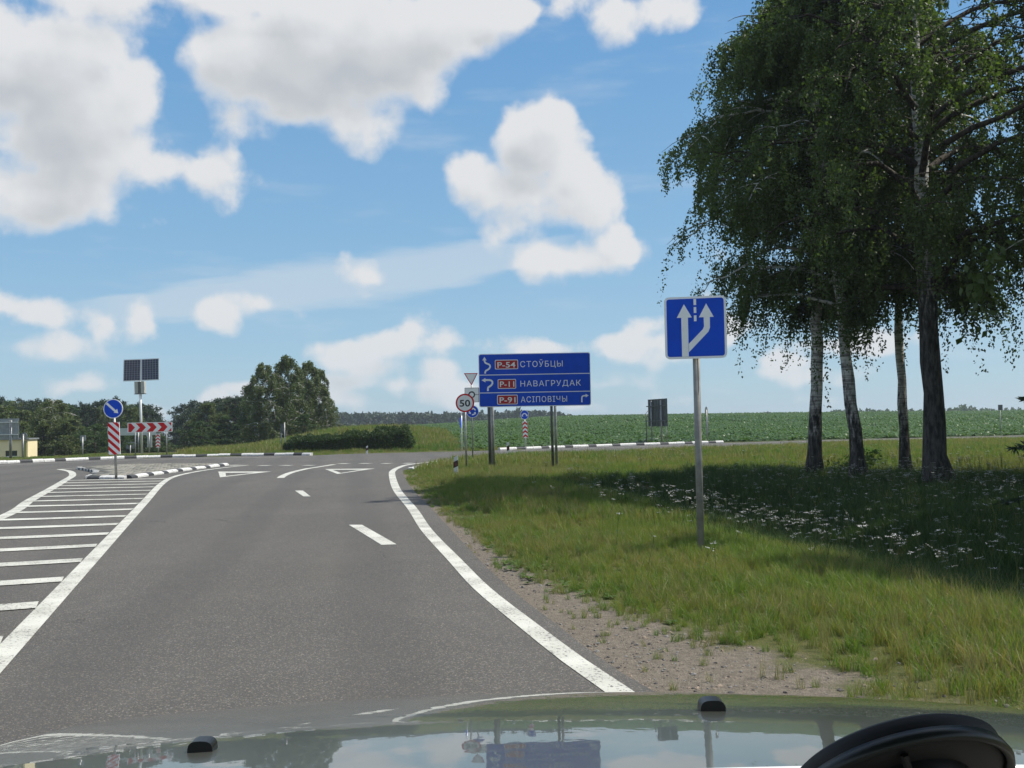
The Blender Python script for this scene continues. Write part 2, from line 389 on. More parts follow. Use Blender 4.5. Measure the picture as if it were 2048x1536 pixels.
# ------------------------------------------------------------------ mesh builders
class MB:
    def __init__(s): s.v = []; s.f = []; s.m = []
    def quadbox(s, c, size, mi=0, rz=0.0, taper=1.0):
        x, y, z = size[0] / 2, size[1] / 2, size[2] / 2; n = len(s.v); cr, sr = math.cos(rz), math.sin(rz)
        for k, (a, b_, d) in enumerate(((-1,-1,-1),(1,-1,-1),(1,1,-1),(-1,1,-1),(-1,-1,1),(1,-1,1),(1,1,1),(-1,1,1))):
            t = taper if d > 0 else 1.0
            X, Y = a * x * t, b_ * y * t
            s.v.append((c[0] + X * cr - Y * sr, c[1] + X * sr + Y * cr, c[2] + d * z))
        for q in ((0,3,2,1),(4,5,6,7),(0,1,5,4),(1,2,6,5),(2,3,7,6),(3,0,4,7)):
            s.f.append(tuple(n + i for i in q)); s.m.append(mi)
        return s
    def tube(s, pts, rad, sides=10, mi=0, cap=True):
        pts = [Vector(p) for p in pts]
        if not hasattr(rad, '__len__'): rad = [rad] * len(pts)
        n0 = len(s.v); prev = None
        for i, p in enumerate(pts):
            t = (pts[min(i + 1, len(pts) - 1)] - pts[max(i - 1, 0)]).normalized()
            a = prev if prev is not None else (Vector((1, 0, 0)) if abs(t.x) < .9 else Vector((0, 1, 0)))
            a = (a - t * a.dot(t)).normalized(); b_ = t.cross(a); prev = a
            for k in range(sides):
                w = 2 * math.pi * k / sides
                s.v.append(tuple(p + (a * math.cos(w) + b_ * math.sin(w)) * rad[i]))
        for i in range(len(pts) - 1):
            for k in range(sides):
                a = n0 + i * sides + k; b_ = n0 + i * sides + (k + 1) % sides
                s.f.append((a, b_, b_ + sides, a + sides)); s.m.append(mi)
        if cap:
            s.f.append(tuple(n0 + k for k in range(sides))[::-1]); s.m.append(mi)
            s.f.append(tuple(n0 + (len(pts) - 1) * sides + k for k in range(sides))); s.m.append(mi)
        return s
    def prism(s, poly, y0, y1, mi=0):
        """polygon in the xz plane (counter-clockwise seen from -y), from y0 (front) to y1 (back)"""
        n = len(s.v); k = len(poly)
        for (x, z) in poly: s.v.append((x, y0, z))
        for (x, z) in poly: s.v.append((x, y1, z))
        s.f.append(tuple(range(n, n + k))); s.m.append(mi)
        s.f.append(tuple(range(n + 2 * k - 1, n + k - 1, -1))); s.m.append(mi)
        for i in range(k):
            j = (i + 1) % k; s.f.append((n + j, n + i, n + k + i, n + k + j)); s.m.append(mi)
        return s
    def flat(s, poly, z, th, mi=0):
        """polygon lying on the ground with its top at z"""
        n = len(s.v); k = len(poly)
        ar = sum(poly[i][0] * poly[(i + 1) % k][1] - poly[(i + 1) % k][0] * poly[i][1] for i in range(k))
        if ar < 0: poly = poly[::-1]
        for p in poly: s.v.append((p[0], p[1], z))
        for p in poly: s.v.append((p[0], p[1], z - th))
        s.f.append(tuple(range(n, n + k))); s.m.append(mi)
        for i in range(k):
            j = (i + 1) % k; s.f.append((n + i, n + k + i, n + k + j, n + j)); s.m.append(mi)
        return s
    def mesh(s, name, mats, smooth=False, bevel=0):
        me = bpy.data.meshes.new(name); me.from_pydata(s.v, [], s.f)
        for m_ in (mats if isinstance(mats, (list, tuple)) else [mats]): me.materials.append(m_)
        me.polygons.foreach_set('material_index', s.m)
        if smooth: me.polygons.foreach_set('use_smooth', [True] * len(s.f))
        me.update(); return me
    def build(s, name, mats, parent=None, smooth=False):
        return link(name, s.mesh(name, mats, smooth), parent)

def np_mesh(name, V, Fq, mats, mi=None, smooth=False):
    """fast mesh from numpy arrays; Fq is (n,k)"""
    me = bpy.data.meshes.new(name); V = np.asarray(V, np.float32); Fq = np.asarray(Fq, np.int32)
    me.vertices.add(len(V)); me.vertices.foreach_set('co', V.ravel())
    n, k = Fq.shape; me.loops.add(n * k); me.loops.foreach_set('vertex_index', Fq.ravel())
    me.polygons.add(n); me.polygons.foreach_set('loop_start', np.arange(0, n * k, k, dtype=np.int32))
    for m_ in (mats if isinstance(mats, (list, tuple)) else [mats]): me.materials.append(m_)
    if mi is not None: me.polygons.foreach_set('material_index', np.asarray(mi, np.int32))
    if smooth: me.polygons.foreach_set('use_smooth', np.ones(n, bool))
    me.update(calc_edges=True); return me

def disc_poly(r, n=40, cx=0, cz=0, rx=1.0):
    return [(cx + r * rx * math.cos(2 * math.pi * i / n), cz + r * math.sin(2 * math.pi * i / n)) for i in range(n)]
def rrect(w, h, r, cx=0, cz=0, n=5):
    p = []
    for (sx, sz, a0_) in ((1, -1, -90), (1, 1, 0), (-1, 1, 90), (-1, -1, 180)):
        for i in range(n + 1):
            a = R(a0_ + 90 * i / n); p.append((cx + sx * (w / 2 - r) + r * math.cos(a), cz + sz * (h / 2 - r) + r * math.sin(a)))
    return p
def stroke(pts, w):
    """outline of a thick 2d line"""
    L, Rr = [], []
    for i, p in enumerate(pts):
        a = Vector(pts[max(i - 1, 0)]); b_ = Vector(pts[min(i + 1, len(pts) - 1)]); t = (b_ - a).normalized()
        nrm = Vector((-t.y, t.x)) * w / 2
        L.append((p[0] + nrm.x, p[1] + nrm.y)); Rr.append((p[0] - nrm.x, p[1] - nrm.y))
    return Rr + L[::-1]
def arc(cx, cz, r, a0_, a1_, n=10):
    return [(cx + r * math.cos(R(a0_ + (a1_ - a0_) * i / n)), cz + r * math.sin(R(a0_ + (a1_ - a0_) * i / n))) for i in range(n + 1)]
def text_mesh(name, s, x, z, w, h, y, m, parent, bold=.018, spacing=1.0):
    """lettering fitted into the box w x h with its lower left corner at x, z"""
    c = bpy.data.curves.new('tmp', 'FONT'); c.body = s; c.offset = bold; c.extrude = .002; c.space_character = spacing; c.resolution_u = 3
    o = bpy.data.objects.new('tmp', c); COL.objects.link(o)
    me = bpy.data.meshes.new_from_object(o); bpy.data.objects.remove(o); bpy.data.curves.remove(c)
    co = np.empty(len(me.vertices) * 3, np.float32); me.vertices.foreach_get('co', co); co = co.reshape(-1, 3)
    lo, hi = co.min(0), co.max(0)
    cap = .729 if s != '50' else hi[1] - lo[1]
    base_ = 0.0 if s != '50' else lo[1]
    out = np.empty_like(co)
    out[:, 0] = x + (co[:, 0] - lo[0]) / (hi[0] - lo[0]) * w
    out[:, 2] = z + (co[:, 1] - base_) / cap * h
    out[:, 1] = y - co[:, 2] * .6
    me.vertices.foreach_set('co', out.ravel()); me.materials.clear(); me.materials.append(m); me.update(); me.name = name
    return link(name, me, parent)
# ------------------------------------------------------------------ ground levels
def sstep(x, a, b):
    t = np.clip((np.asarray(x, float) - a) / (b - a), 0, 1); return t * t * (3 - 2 * t)
def poly_dist(x, y, pts):
    """distance from points to a polyline"""
    x = np.asarray(x, float); y = np.asarray(y, float); best = np.full(x.shape, 1e9)
    for (x0, y0), (x1, y1) in zip(pts[:-1], pts[1:]):
        dx, dy = x1 - x0, y1 - y0; L = dx * dx + dy * dy + 1e-9
        t = np.clip(((x - x0) * dx + (y - y0) * dy) / L, 0, 1)
        best = np.minimum(best, np.hypot(x - x0 - t * dx, y - y0 - t * dy))
    return best
def inside(x, y, poly):
    x = np.asarray(x, float); y = np.asarray(y, float); r = np.zeros(x.shape, bool); n = len(poly)
    for i in range(n):
        x0, y0 = poly[i][0], poly[i][1]; x1, y1 = poly[(i + 1) % n][0], poly[(i + 1) % n][1]
        c = ((y0 > y) != (y1 > y)) & (x < (x1 - x0) * (y - y0) / (y1 - y0 + 1e-12) + x0); r ^= c
    return r
def smooth_line(pts, step=.5):
    """Catmull-Rom through ground points, resampled"""
    p = [Vector((a[0], a[1])) for a in pts]; p = [p[0] * 2 - p[1]] + p + [p[-1] * 2 - p[-2]]; out = []
    for i in range(1, len(p) - 2):
        n = max(2, int((p[i + 1] - p[i]).length / step))
        for k in range(n):
            t = k / n; a, b_, c, d = p[i - 1], p[i], p[i + 1], p[i + 2]
            out.append(.5 * ((2 * b_) + (c - a) * t + (2 * a - 5 * b_ + 4 * c - d) * t * t + (3 * b_ - a - 3 * c + d) * t ** 3))
    out.append(p[-2]); return [(q.x, q.y) for q in out]
PX = lambda L: [P(*q).xy[:] for q in L]

FARL_PX = [(0,927.5),(150,921),(300,916),(450,912.8),(560,911),(622,911)]
far_left = smooth_line([(-46, 33), (-30, 42.5)] + PX(FARL_PX), 1.0)
far_mid = smooth_line([far_left[-1]] + PX([(680,908.5),(740,906.8),(830,905),(920,903),(1000,900.5)]), 1.0)
far_right = smooth_line(PX([(1000,900.5),(1120,896),(1250,891.5),(1455,885.5),(1700,878.5),(2048,870.5),(2500,861)]), 1.0)
near_right = smooth_line(PX([(2500,868.5),(2048,877.2),(1700,886),(1500,893),(1350,899),(1240,904.5),(1120,908.5),(1000,912.5),(930,917),(880,924),(835,934),(806,941)]), 1.0)
verge = smooth_line(PX([(806,941),(808,952),(825,978),(862,1017),(905,1062),(960,1121),(1020,1176),(1068,1215),(1118,1252),(1190,1308),(1330,1395)]) + [(1.30, 4.3), (1.75, 2.6), (2.2, .5), (2.6, -3), (3.0, -16)], .4)
ROADPOLY = far_left + far_mid[1:] + far_right[1:] + near_right + verge[1:] + [(-30, -16), (-46, -16)]
ROAD_EDGE = near_right + verge[1:]
FIELD_X = [-30, -1, 14, 30, 53, 200, 1200]; FIELD_Y = [57, 57.3, 65.5, 69.5, 75.5, 115, 400]
def field_d(x, y): return np.asarray(y, float) - np.interp(x, FIELD_X, FIELD_Y)
DITCH = [(6.6, 3), (5.3, 9), (4.4, 15), (3.5, 20), (2.9, 24.5)]
def H(x, y):
    x = np.asarray(x, float); y = np.asarray(y, float)
    az_ = np.arctan2(x, np.maximum(y, 1e-3))
    z = np.full(np.broadcast(x, y).shape, -.02)
    dd = poly_dist(x, y, DITCH); de = poly_dist(x, y, ROAD_EDGE)
    out = ~inside(x, y, ROADPOLY)
    off = sstep(de, .8, 2.6) * out
    z = z - .42 * np.exp(-(dd / 1.35) ** 2) * off
    # rolling meadow between the carriageway and the far road
    z = z + off * sstep(y, 6, 20) * sstep(58, y, y + 1) * (.06 * np.sin(x * .55 + 1.3) * np.cos(y * .31) + .04 * np.sin(x * 1.4 + y * .9))
    wl = sstep(-az_, R(13.5), R(17.5)) * (y > 0)
    y0_ = 64 - 8 * sstep(-az_, R(21), R(25))
    z = z - 4.0 * sstep(y - y0_, 0, 64) * wl - np.minimum(np.maximum(y - 300, 0) * .03, 20) * wl
    z = z + 1.08 * np.exp(-((((x + 10.2) / 6.6) ** 2 + ((y - 74) / 9.8) ** 2) ** 1.35))
    d = field_d(x, y)
    A = 1.25 + 1.5 * sstep(az_, R(-7), R(4)) - .35 * sstep(az_, R(12), R(27))
    wr = sstep(az_, R(-14), R(-8.5))
    up = np.clip(d / 150, 0, 1); up = up * (2 - up) * .35 + up * .65
    z = z + wr * (A * up * (d > 0) - (A + 3.5) * sstep(d, 160, 380))
    z = z - (1 - wr) * (1 - wl) * 2.0 * sstep(y, 110, 300)
    return z
def Hs(x, y): return float(H(np.array([x]), np.array([y]))[0])
def G(px, py, ymin=3, ymax=900):
    """first ground point seen at a photo pixel"""
    d = ray(px, py); t = np.geomspace(ymin, ymax, 1500) / d.y
    z = CAM_H + d.z * t; h = H(d.x * t, d.y * t); k = np.argmax(z <= h)
    if not (z <= h).any(): k = len(t) - 1
    return Vector((d.x * t[k], d.y * t[k], h[k]))

def axis(segs):
    out = []
    for a, b_, s in segs: out += list(np.arange(a, b_, s))
    return np.array(sorted(set(np.round(out, 3))))
gx = np.concatenate([-np.geomspace(4000, 62, 24), axis([(-60, -24, 1.5), (-24, -2, .8), (-2, 9, .22), (9, 34, .6), (34, 70, 1.5)]), np.geomspace(72, 4000, 24)])
gy = np.concatenate([[-400, -150, -60, -30], axis([(-16, 2, 1.5), (2, 16, .25), (16, 34, .4), (34, 90, .6), (90, 240, 3)]), np.geomspace(243, 6000, 30)])
XX, YY = np.meshgrid(gx, gy); ZZ = H(XX.ravel(), YY.ravel())
nx, ny = len(gx), len(gy)
idx = np.arange(nx * ny).reshape(ny, nx)
Fq = np.stack([idx[:-1, :-1], idx[:-1, 1:], idx[1:, 1:], idx[1:, :-1]], -1).reshape(-1, 4)
gme = np_mesh('ground', np.stack([XX.ravel(), YY.ravel(), ZZ], 1), Fq, M['ground'], smooth=True)
def soil_at(x, y):
    de = poly_dist(x, y, ROAD_EDGE); w = np.interp(y, [0, 6, 9, 13, 20, 40, 55, 80], [1.3, 1.0, .42, .22, .15, .15, .9, 1.2])
    s = 1 - sstep(de, w * .45, w * 1.25)
    s = np.maximum(s, .55 * (1 - sstep(de, w * .9, w * 2.2)))
    return np.clip(s, 0, 1)
def crop_at(x, y):
    b_ = np.interp(y, [50, 57, 200, 260], [0, -2.6, -22, -30]); d = field_d(x, y)
    return ((x > b_) & (d > 1.0) & (d < 230)).astype(float)
at = gme.attributes.new('soil', 'FLOAT', 'POINT'); at.data.foreach_set('value', soil_at(XX.ravel(), YY.ravel()).astype(np.float32))
at = gme.attributes.new('crop', 'FLOAT', 'POINT'); at.data.foreach_set('value', crop_at(XX.ravel(), YY.ravel()).astype(np.float32))
tag(link('ground', gme), kind='structure')

# ------------------------------------------------------------------ roads
road = tag(MB().flat(ROADPOLY, 0.0, .03).build('road', M['asphalt']), kind='structure')
# the branch that runs away between the woods
fr = []
for Y in list(np.arange(190, 640, 12)):
    X = -math.tan(R(19.15)) * Y; w = 3.6
    fr.append(((X - w, Y), (X + w, Y)))
V = []; Q = []
for a, b_ in fr: V += [(a[0], a[1], Hs(*a) + .06), (b_[0], b_[1], Hs(*b_) + .06)]
for i in range(len(fr) - 1): Q.append((2 * i, 2 * i + 1, 2 * i + 3, 2 * i + 2))
tag(link('far_road', np_mesh('far_road', V, Q, M['asphalt'])), kind='structure')

def ribbon(name, pts, w, z=.004, parent=None):
    """painted line of width w along ground points"""
    n = len(pts); V = []; Q = []
    for i, p in enumerate(pts):
        a = Vector(pts[max(i - 1, 0)]); b_ = Vector(pts[min(i + 1, n - 1)]); t = (b_ - a).normalized(); k = Vector((-t.y, t.x)) * (w if not hasattr(w, '__len__') else w[i]) / 2
        V += [(p[0] + k.x, p[1] + k.y, z), (p[0] - k.x, p[1] - k.y, z)]
    for i in range(n - 1): Q.append((2 * i, 2 * i + 1, 2 * i + 3, 2 * i + 2))
    me = np_mesh(name, V, Q, M['paint'])
    return link(name, me, parent)
mark = road
r_line = smooth_line(PX([(1010,912),(965,914.6),(934,916.6),(907,918.7),(866,923.6),(817,929.5),(798,935),(787,941),(784,949),(793,978),(825,1018),(853,1060),(911,1122),(964,1177),(1057,1252),(1148,1322),(1231,1379)]) + [(.86, 4.2), (1.25, 2.4), (1.5, 0), (2.0, -8)], .4)
ribbon('edge_line', r_line, [float(np.interp(p[1], [6, 12, 25], [.15, .15, .19])) for p in r_line], .004, mark)
L_PX = [(-20,1338.6),(50,1263),(140,1165.7),(230,1068.4),(290,1003.5),(324,967),(350,953),(395,943),(440,936.5),(495,930.5)]
_a, _b = P(-20, 1338.6), P(140, 1165.7); _k = (_b.x - _a.x) / (_b.y - _a.y)
l_pts = smooth_line([(_a.x - _k * (_a.y + 6), -6), (_a.x - _k * (_a.y - 1), 1), (_a.x - _k * (_a.y - 4), 4)] + PX(L_PX), .4)
ribbon('edge_line', l_pts, [.17 for p in l_pts], .004, mark)
LL_PX = [(0,1036),(60,1001),(105,976),(130,961),(145,951),(140,943),(118,938.5)]
ll_pts = smooth_line([(-4.0, -2), (-6.3, 8)] + PX(LL_PX), .4)
ribbon('edge_line', ll_pts, .22, .004, mark)
# hatching of the closed area: bars between the two lines
lx = sorted([(p[1], p[0]) for p in l_pts if p[1] < 30]); llx = sorted([(p[1], p[0]) for p in ll_pts if p[1] < 32])
def xat(tab, y): return float(np.interp(y, [a for a, _ in tab], [b_ for _, b_ in tab]))
yy = 29.9
while yy > 2:
    slope = float(np.interp(yy, [7, 12, 20, 29], [.36, .30, .10, .05]))
    x1 = xat(lx, yy) - .1
    x0 = x1
    for _ in range(60):
        x0 -= .2
        if x0 < xat(llx, yy + slope * (x0 - x1)) + .1: break
    mid = ((x0 + x1) / 2, yy + slope * (x0 - x1) / 2 - .04 * slope * 4)
    ribbon('hatch_bar', smooth_line([(x0, yy + slope * (x0 - x1)), mid, (x1, yy)], 1.0), .34 if yy < 20 else .30, .008, mark)
    yy -= 1.43
# lane dashes ahead
for q in (((698,1050),(724,1050),(793,1089),(763,1090)), ((590,981.5),(606,981.5),(621,993),(607,993))):
    MB().flat(PX(q), .004, .003).build('lane_dash', M['paint'], mark)
MB().flat(PX([(905,1210),(912,1210),(918,1214),(911,1214)]), .003, .002)
c_line = smooth_line(PX([(561,956),(568,951),(585,944.5),(612,938),(640,933.5),(668,929)]), .4)
ribbon('lane_curve_line', c_line, .22, .004, mark)
for x0, x1, y in ((455,482,930.6),(518,539,931.2),(562,583,931),(608,628,930.8),(677,697,927.3),(721,741,927),(765,782,927),(808,824,926.6)):
    a = P(x0, y); b_ = P(x1, y); ribbon('give_way_dash', [a.xy[:], b_.xy[:]], .42, .004, mark)
def ring_poly(name, outer, inner):
    o = PX(outer); i_ = PX(inner); V = [(p[0], p[1], .004) for p in o + i_]; n = len(o)
    return link(name, np_mesh(name, V, [(k, (k + 1) % n, n + (k + 1) % n, n + k) for k in range(n)], M['paint']), mark)
ring_poly('give_way_triangle', [(436.5,943.3),(543,943.2),(440,954.8)], [(451,945.8),(509,945.7),(452,952.2)])
ring_poly('give_way_triangle', [(650,938.3),(750,937.2),(675,948.2)], [(665,939.9),(724,939.4),(682,946.2)])
a = P(0, 934.6); b_ = P(112, 937.8)
ribbon('far_edge_line', smooth_line(PX([(-60,934.5),(0,931.0),(100,926.4),(250,920.5),(400,916.6),(560,914.6)]), 1), .14, .004, mark)
ribbon('far_edge_line', smooth_line(PX([(125,937.6),(220,933.6),(330,932.2),(420,930.4)]), 1), .14, .004, mark)
ribbon('far_edge_line', smooth_line(PX([(1000,903),(1150,898),(1300,893),(1455,887.8),(1700,880.6),(2100,871)]), 1), .12, .004, mark)

# ------------------------------------------------------------------ kerbs, stone by stone
def stone_mesh(L, w, h, m, name):
    mb = MB(); prof = [(-w / 2, 0), (w / 2, 0), (w / 2, h), (-w / 2 + w * .35, h), (-w / 2, h * .55)]
    n = len(prof)
    for sx in (-L / 2, L / 2):
        for (a, z) in prof: mb.v.append((sx, a, z))
    for i in range(n): j = (i + 1) % n; mb.f.append((i, j, n + j, n + i)); mb.m.append(0)
    mb.f.append(tuple(range(n))[::-1]); mb.m.append(0); mb.f.append(tuple(range(n, 2 * n))); mb.m.append(0)
    return mb.mesh(name, m)
def kerb(pts, L, pattern, w=.16, h=.13, flip=False, label=None, root=None):
    mw = stone_mesh(L * .985, w, h, M['kerb_white'], 'kerb_stone'); mk = stone_mesh(L * .985, w, h, M['kerb_black'], 'kerb_stone')
    k = root or tag(empty('kerb'), kind='structure')
    P_ = [Vector(p) for p in pts]; s = 0.0; i = 0; pos = P_[0].copy(); n = 0; seg = 0; rem = L
    out = [pos.copy()]
    cur = P_[0].copy(); j = 1
    while j < len(P_):
        d = (P_[j] - cur).length
        if d >= rem: cur = cur + (P_[j] - cur).normalized() * rem; out.append(cur.copy()); rem = L
        else: rem -= d; cur = P_[j].copy(); j += 1
    for n in range(len(out) - 1):
        a, b_ = out[n], out[n + 1]; dr = (b_ - a); c = (a + b_) / 2
        o = link('kerb_stone', mk if pattern[n % len(pattern)] == 'B' else mw, k)
        o.location = (c.x + rng.uniform(-.01, .01), c.y + rng.uniform(-.01, .01), -.015 + rng.uniform(-.012, .012)); ang = math.atan2(dr.y, dr.x)
        o.rotation_euler = (0, 0, ang + (math.pi if flip else 0) + rng.uniform(-.012, .012))
    return k
fl = [p for p in far_left if p[0] > -40]
kerb([(p[0] , p[1] + .1) for p in fl], .60, 'WWB', w=.22, h=.16)
kerb([(p[0] - .05, p[1] + .12) for p in far_right if p[0] < P(1458, 885.5).x], .60, 'WWB', w=.22, h=.16)
kerb([(p[0] + .0, p[1] + .0) for p in smooth_line(PX([(822,938.5),(838,933),(862,928.5),(905,922.5)]), .6)], .5, 'WB', w=.2, h=.05)
# paved splitter island
ISL = PX([(160,938.5),(196,945),(192,951),(178,957.2)]) + PX([(255,957),(300,951),(352,943.5),(402,937),(453,931)]) + PX([(400,930.6),(300,931.2),(210,933.6)])
isl = tag(empty('splitter_island'), kind='structure')
MB().flat(ISL, .085, .1).build('bedding', mat('island_bedding', (.15, .145, .12), .9, 0, .4, 3), isl)
kerb(smooth_line(PX([(160,938.5),(176,941),(190,944),(196,946)]) , .3), .36, 'WB', w=.26, h=.10, flip=True, root=isl)
kerb(smooth_line(PX([(196,946.5),(190,951.5),(180,957)]) , .3), .36, 'WB', w=.26, h=.10, flip=True, root=isl)
kerb(PX([(178,957.5),(256,957.2)]), .44, 'BWWW', w=.26, h=.11, root=isl)
kerb(smooth_line(PX([(256,957.2),(300,951),(352,943.5),(402,937),(453,931)]), .3), .47, 'BWW', w=.24, h=.11, root=isl)
Vp = []; Qp = []; ix0 = min(p[0] for p in ISL); ix1 = max(p[0] for p in ISL); iy0 = min(p[1] for p in ISL); iy1 = max(p[1] for p in ISL)
pw, pl = .20, .40
row = 0; y = iy0
cs = []
while y < iy1:
    x = ix0 - (pl / 2 if row % 2 else 0)
    while x < ix1: cs.append((x, y)); x += pl
    y += pw; row += 1
cs = np.array(cs); dk = poly_dist(cs[:, 0], cs[:, 1], ISL + [ISL[0]]); cs = cs[inside(cs[:, 0], cs[:, 1], ISL) & (dk > .22)]
for (x, y) in cs:
    n = len(Vp); z = .093 + rng.uniform(-.006, .008); a, b_ = pl / 2 - .02, pw / 2 - .018
    Vp += [(x - a, y - b_, z), (x + a, y - b_, z), (x + a, y + b_, z), (x - a, y + b_, z), (x - a, y - b_, .08), (x + a, y - b_, .08), (x + a, y + b_, .08), (x - a, y + b_, .08)]
    Qp += [(n, n+1, n+2, n+3), (n+4, n+5, n+1, n), (n+5, n+6, n+2, n+1), (n+6, n+7, n+3, n+2), (n+7, n+4, n, n+3)]
def paver_mat():
    m = bpy.data.materials.new('concrete_paver'); m.use_nodes = True; N = NT(m.node_tree); b = N.n['Principled BSDF']
    g = N.add('ShaderNodeNewGeometry'); n = N.noise(g.outputs['Position'], 1.4, 4, .6)
    c = N.mix(N.smooth(g.outputs['Random Per Island'], 0, 1), (.235, .225, .195), (.31, .295, .25))
    c = N.mix(N.smooth(n, .52, .66, 0, .7), c, (.12, .125, .07)); N.l.new(c, b.inputs['Base Color']); b.inputs['Roughness'].default_value = .9
    return m
tag(link('paver', np_mesh('paver', Vp, Qp, paver_mat()), isl), kind='stuff')
# ------------------------------------------------------------------ signs and posts
def stand(name, bx, by, tx=None, ty=None, z=None, rz=0.0, label='', cat='road sign', group=None, base=None):
    """an Empty at the foot of a post; leans so that its top passes through a photo pixel"""
    b_ = base or (G(bx, by) if z is None else P(bx, by, z))
    o = empty(name, (b_.x, b_.y, b_.z - .02), rz, label=label, cat=cat, group=group)
    if tx is not None:
        t = D(tx, ty, b_.y); lean = math.atan2(t.x - b_.x, t.z - b_.z)
        o.rotation_euler = Matrix.Rotation(lean, 3, 'Y').to_euler() if rz == 0 else (Matrix.Rotation(lean, 3, 'Y') @ Matrix.Rotation(rz, 3, 'Z')).to_euler()
    o['Y'] = b_.y
    return o
def px2m(o, n): return n * o['Y'] / F
def zat(o, px, py): return D(px, py, o['Y']).z - o.location.z
def pole(o, r, h, m='steel', name='pole', x=0, y=0, sides=14, z0=-.3):
    return MB().tube([(x, y, z0), (x, y, h)], r, sides).build(name, M[m], o, True)

M['redr'] = mat('red_reflector', (.16, .02, .02), .3)
# --- lane sign close by on the right
s = stand('lane_sign', 1402, 1103, 1391, 656, rz=R(-11), label='blue square sign with two white arrows, one forking right, on a post in the verge', cat='road sign')
zc = zat(s, 1392, 656); k = px2m(s, 1) * 1.01
pole(s, .040, zc + .1, 'pipe')
Wd, Hd = 118 * k * 1.02, 123 * k
def lp(x, z): return ((x - 309) / 332 * Wd, zc + (262 - z) / 345 * Hd)
pl = MB().prism(rrect(Wd, Hd, .055, 0, zc), -.075, -.055).build('sign_plate', M['white_ref'], s)
MB().prism(rrect(Wd * .925, Hd * .93, .03, 0, zc), -.0765, -.0751).prism(rrect(Wd * .905, Hd * .91, .03, 0, zc), -.0785, -.0764).build('blue_field', [M['blue']], pl)
MB().prism(rrect(Wd * .99, Hd * .99, .05, 0, zc), -.0549, -.035).build('back_frame', M['sign_back'], s)
aw = MB(); aw.prism([lp(234, 422), lp(270, 422), lp(270, 204), lp(234, 204)], -.081, -.079).prism([lp(210, 206), lp(291, 206), lp(250, 131)], -.0815, -.079)
aw.build('straight_arrow', M['white_ref'], pl)
aw = MB(); aw.prism([lp(x, z) for x, z in ((272, 398), (378, 288), (387, 265), (387, 205), (354, 205), (355, 258), (348, 274), (272, 352))], -.0812, -.0791).prism([lp(329, 207), lp(408, 207), lp(369, 131)], -.0817, -.079)
aw.build('forking_arrow', M['white_ref'], pl)
for a, b_ in ((104, 138), (149, 182), (195, 228)):
    MB().prism([lp(302, b_), lp(316, b_), lp(316, a), lp(302, a)], -.081, -.079).build('lane_dash', M['white_ref'], pl)
for dz in (-.22, .22):
    MB().quadbox((0, -.02, zc + dz), (.16, .05, .035)).build('clamp', M['steel_dark'], s)

# --- large direction board
s = stand('direction_board', 1047, 944, 1070, 800, label='wide blue direction board with three rows of white place names and red route numbers', cat='direction sign')
Y = s['Y']; kk = Y / F / 6.4
X0 = s.location.x
def bp(x, z):
    px, py = 880 + x / 6.4, 700 + z / 6.4
    q = D(1070, 760, Y); cxp, czp = 1070, 760
    return (q.x - X0 + (px - cxp) * Y / F, q.z - s.location.z - (py - czp) * Y / F)
s.rotation_euler = (0, 0, 0)
def brect(x0, x1, z0, z1, r=.02):
    a = bp(x0, z1); b_ = bp(x1, z0); return rrect(b_[0] - a[0], b_[1] - a[1], r, (a[0] + b_[0]) / 2, (a[1] + b_[1]) / 2)
pn = MB().prism(brect(497, 1925, 42, 722, .07), -.10, -.06).build('panel', M['white_ref'], s)
MB().prism(brect(505, 1917, 51, 713, .06), -.103, -.1005).build('blue_field', M['blue'], pn)
for z in (312, 540): MB().prism(brect(506, 1916, z - 5, z + 5, .004), -.106, -.1035).build('divider', M['white_ref'], pn)
rows = (('P-54', (706, 1003, 120, 242), (738, 968, 220, 147), 'СТОЎБЦЫ', (1030, 1572, 218, 142)),
        ('P-11', (738, 973, 368, 491), (766, 950, 466, 394), 'НАВАГРУДАК', (1028, 1800, 466, 392)),
        ('P-91', (727, 990, 569, 692), (758, 962, 669, 596), 'АСІПОВІЧЫ', (1030, 1620, 668, 594)))
for num, r_, t_, nm, c_ in rows:
    rp = MB().prism(brect(*r_, .035), -.106, -.1035).build('route_plate', M['white_ref'], pn)
    MB().prism(brect(r_[0] + 9, r_[1] - 9, r_[2] + 9, r_[3] - 9, .025), -.109, -.1065).build('red_field', M['red_dark'], s)
    a = bp(t_[0], t_[2]); b_ = bp(t_[1], t_[3])
    text_mesh('route_number', num, a[0], a[1], b_[0] - a[0], b_[1] - a[1], -.111, M['white_ref'], s, .012)
    a = bp(c_[0], c_[2]); b_ = bp(c_[1], c_[3])
    text_mesh('place_name', nm, a[0], a[1], b_[0] - a[0], b_[1] - a[1], -.105, M['white_ref'], pn, .0, 1.15)
def barrow(path, head, w):
    mb = MB(); mb.prism(stroke([bp(*p) for p in path], w * kk), -.1065, -.1035); mb.prism([bp(*p) for p in head], -.1072, -.1035); mb.build('arrow', M['white_ref'], pn)
barrow([(580,293),(581,272),(590,256),(610,246),(632,232),(645,208),(642,188),(628,174),(606,166),(586,156),(576,140),(574,118)], [(545,124),(602,124),(574,78)], 22)
barrow([(612,517),(612,485),(618,468),(634,458),(656,444),(671,420),(670,398),(656,382),(634,376),(578,376)], [(582,406),(582,348),(532,377)], 24)
barrow([(1808,680),(1808,628),(1812,610),(1822,600),(1838,597),(1864,596)], [(1858,619),(1897,596),(1858,573)], 18)
zt = bp(0, 60)[1]
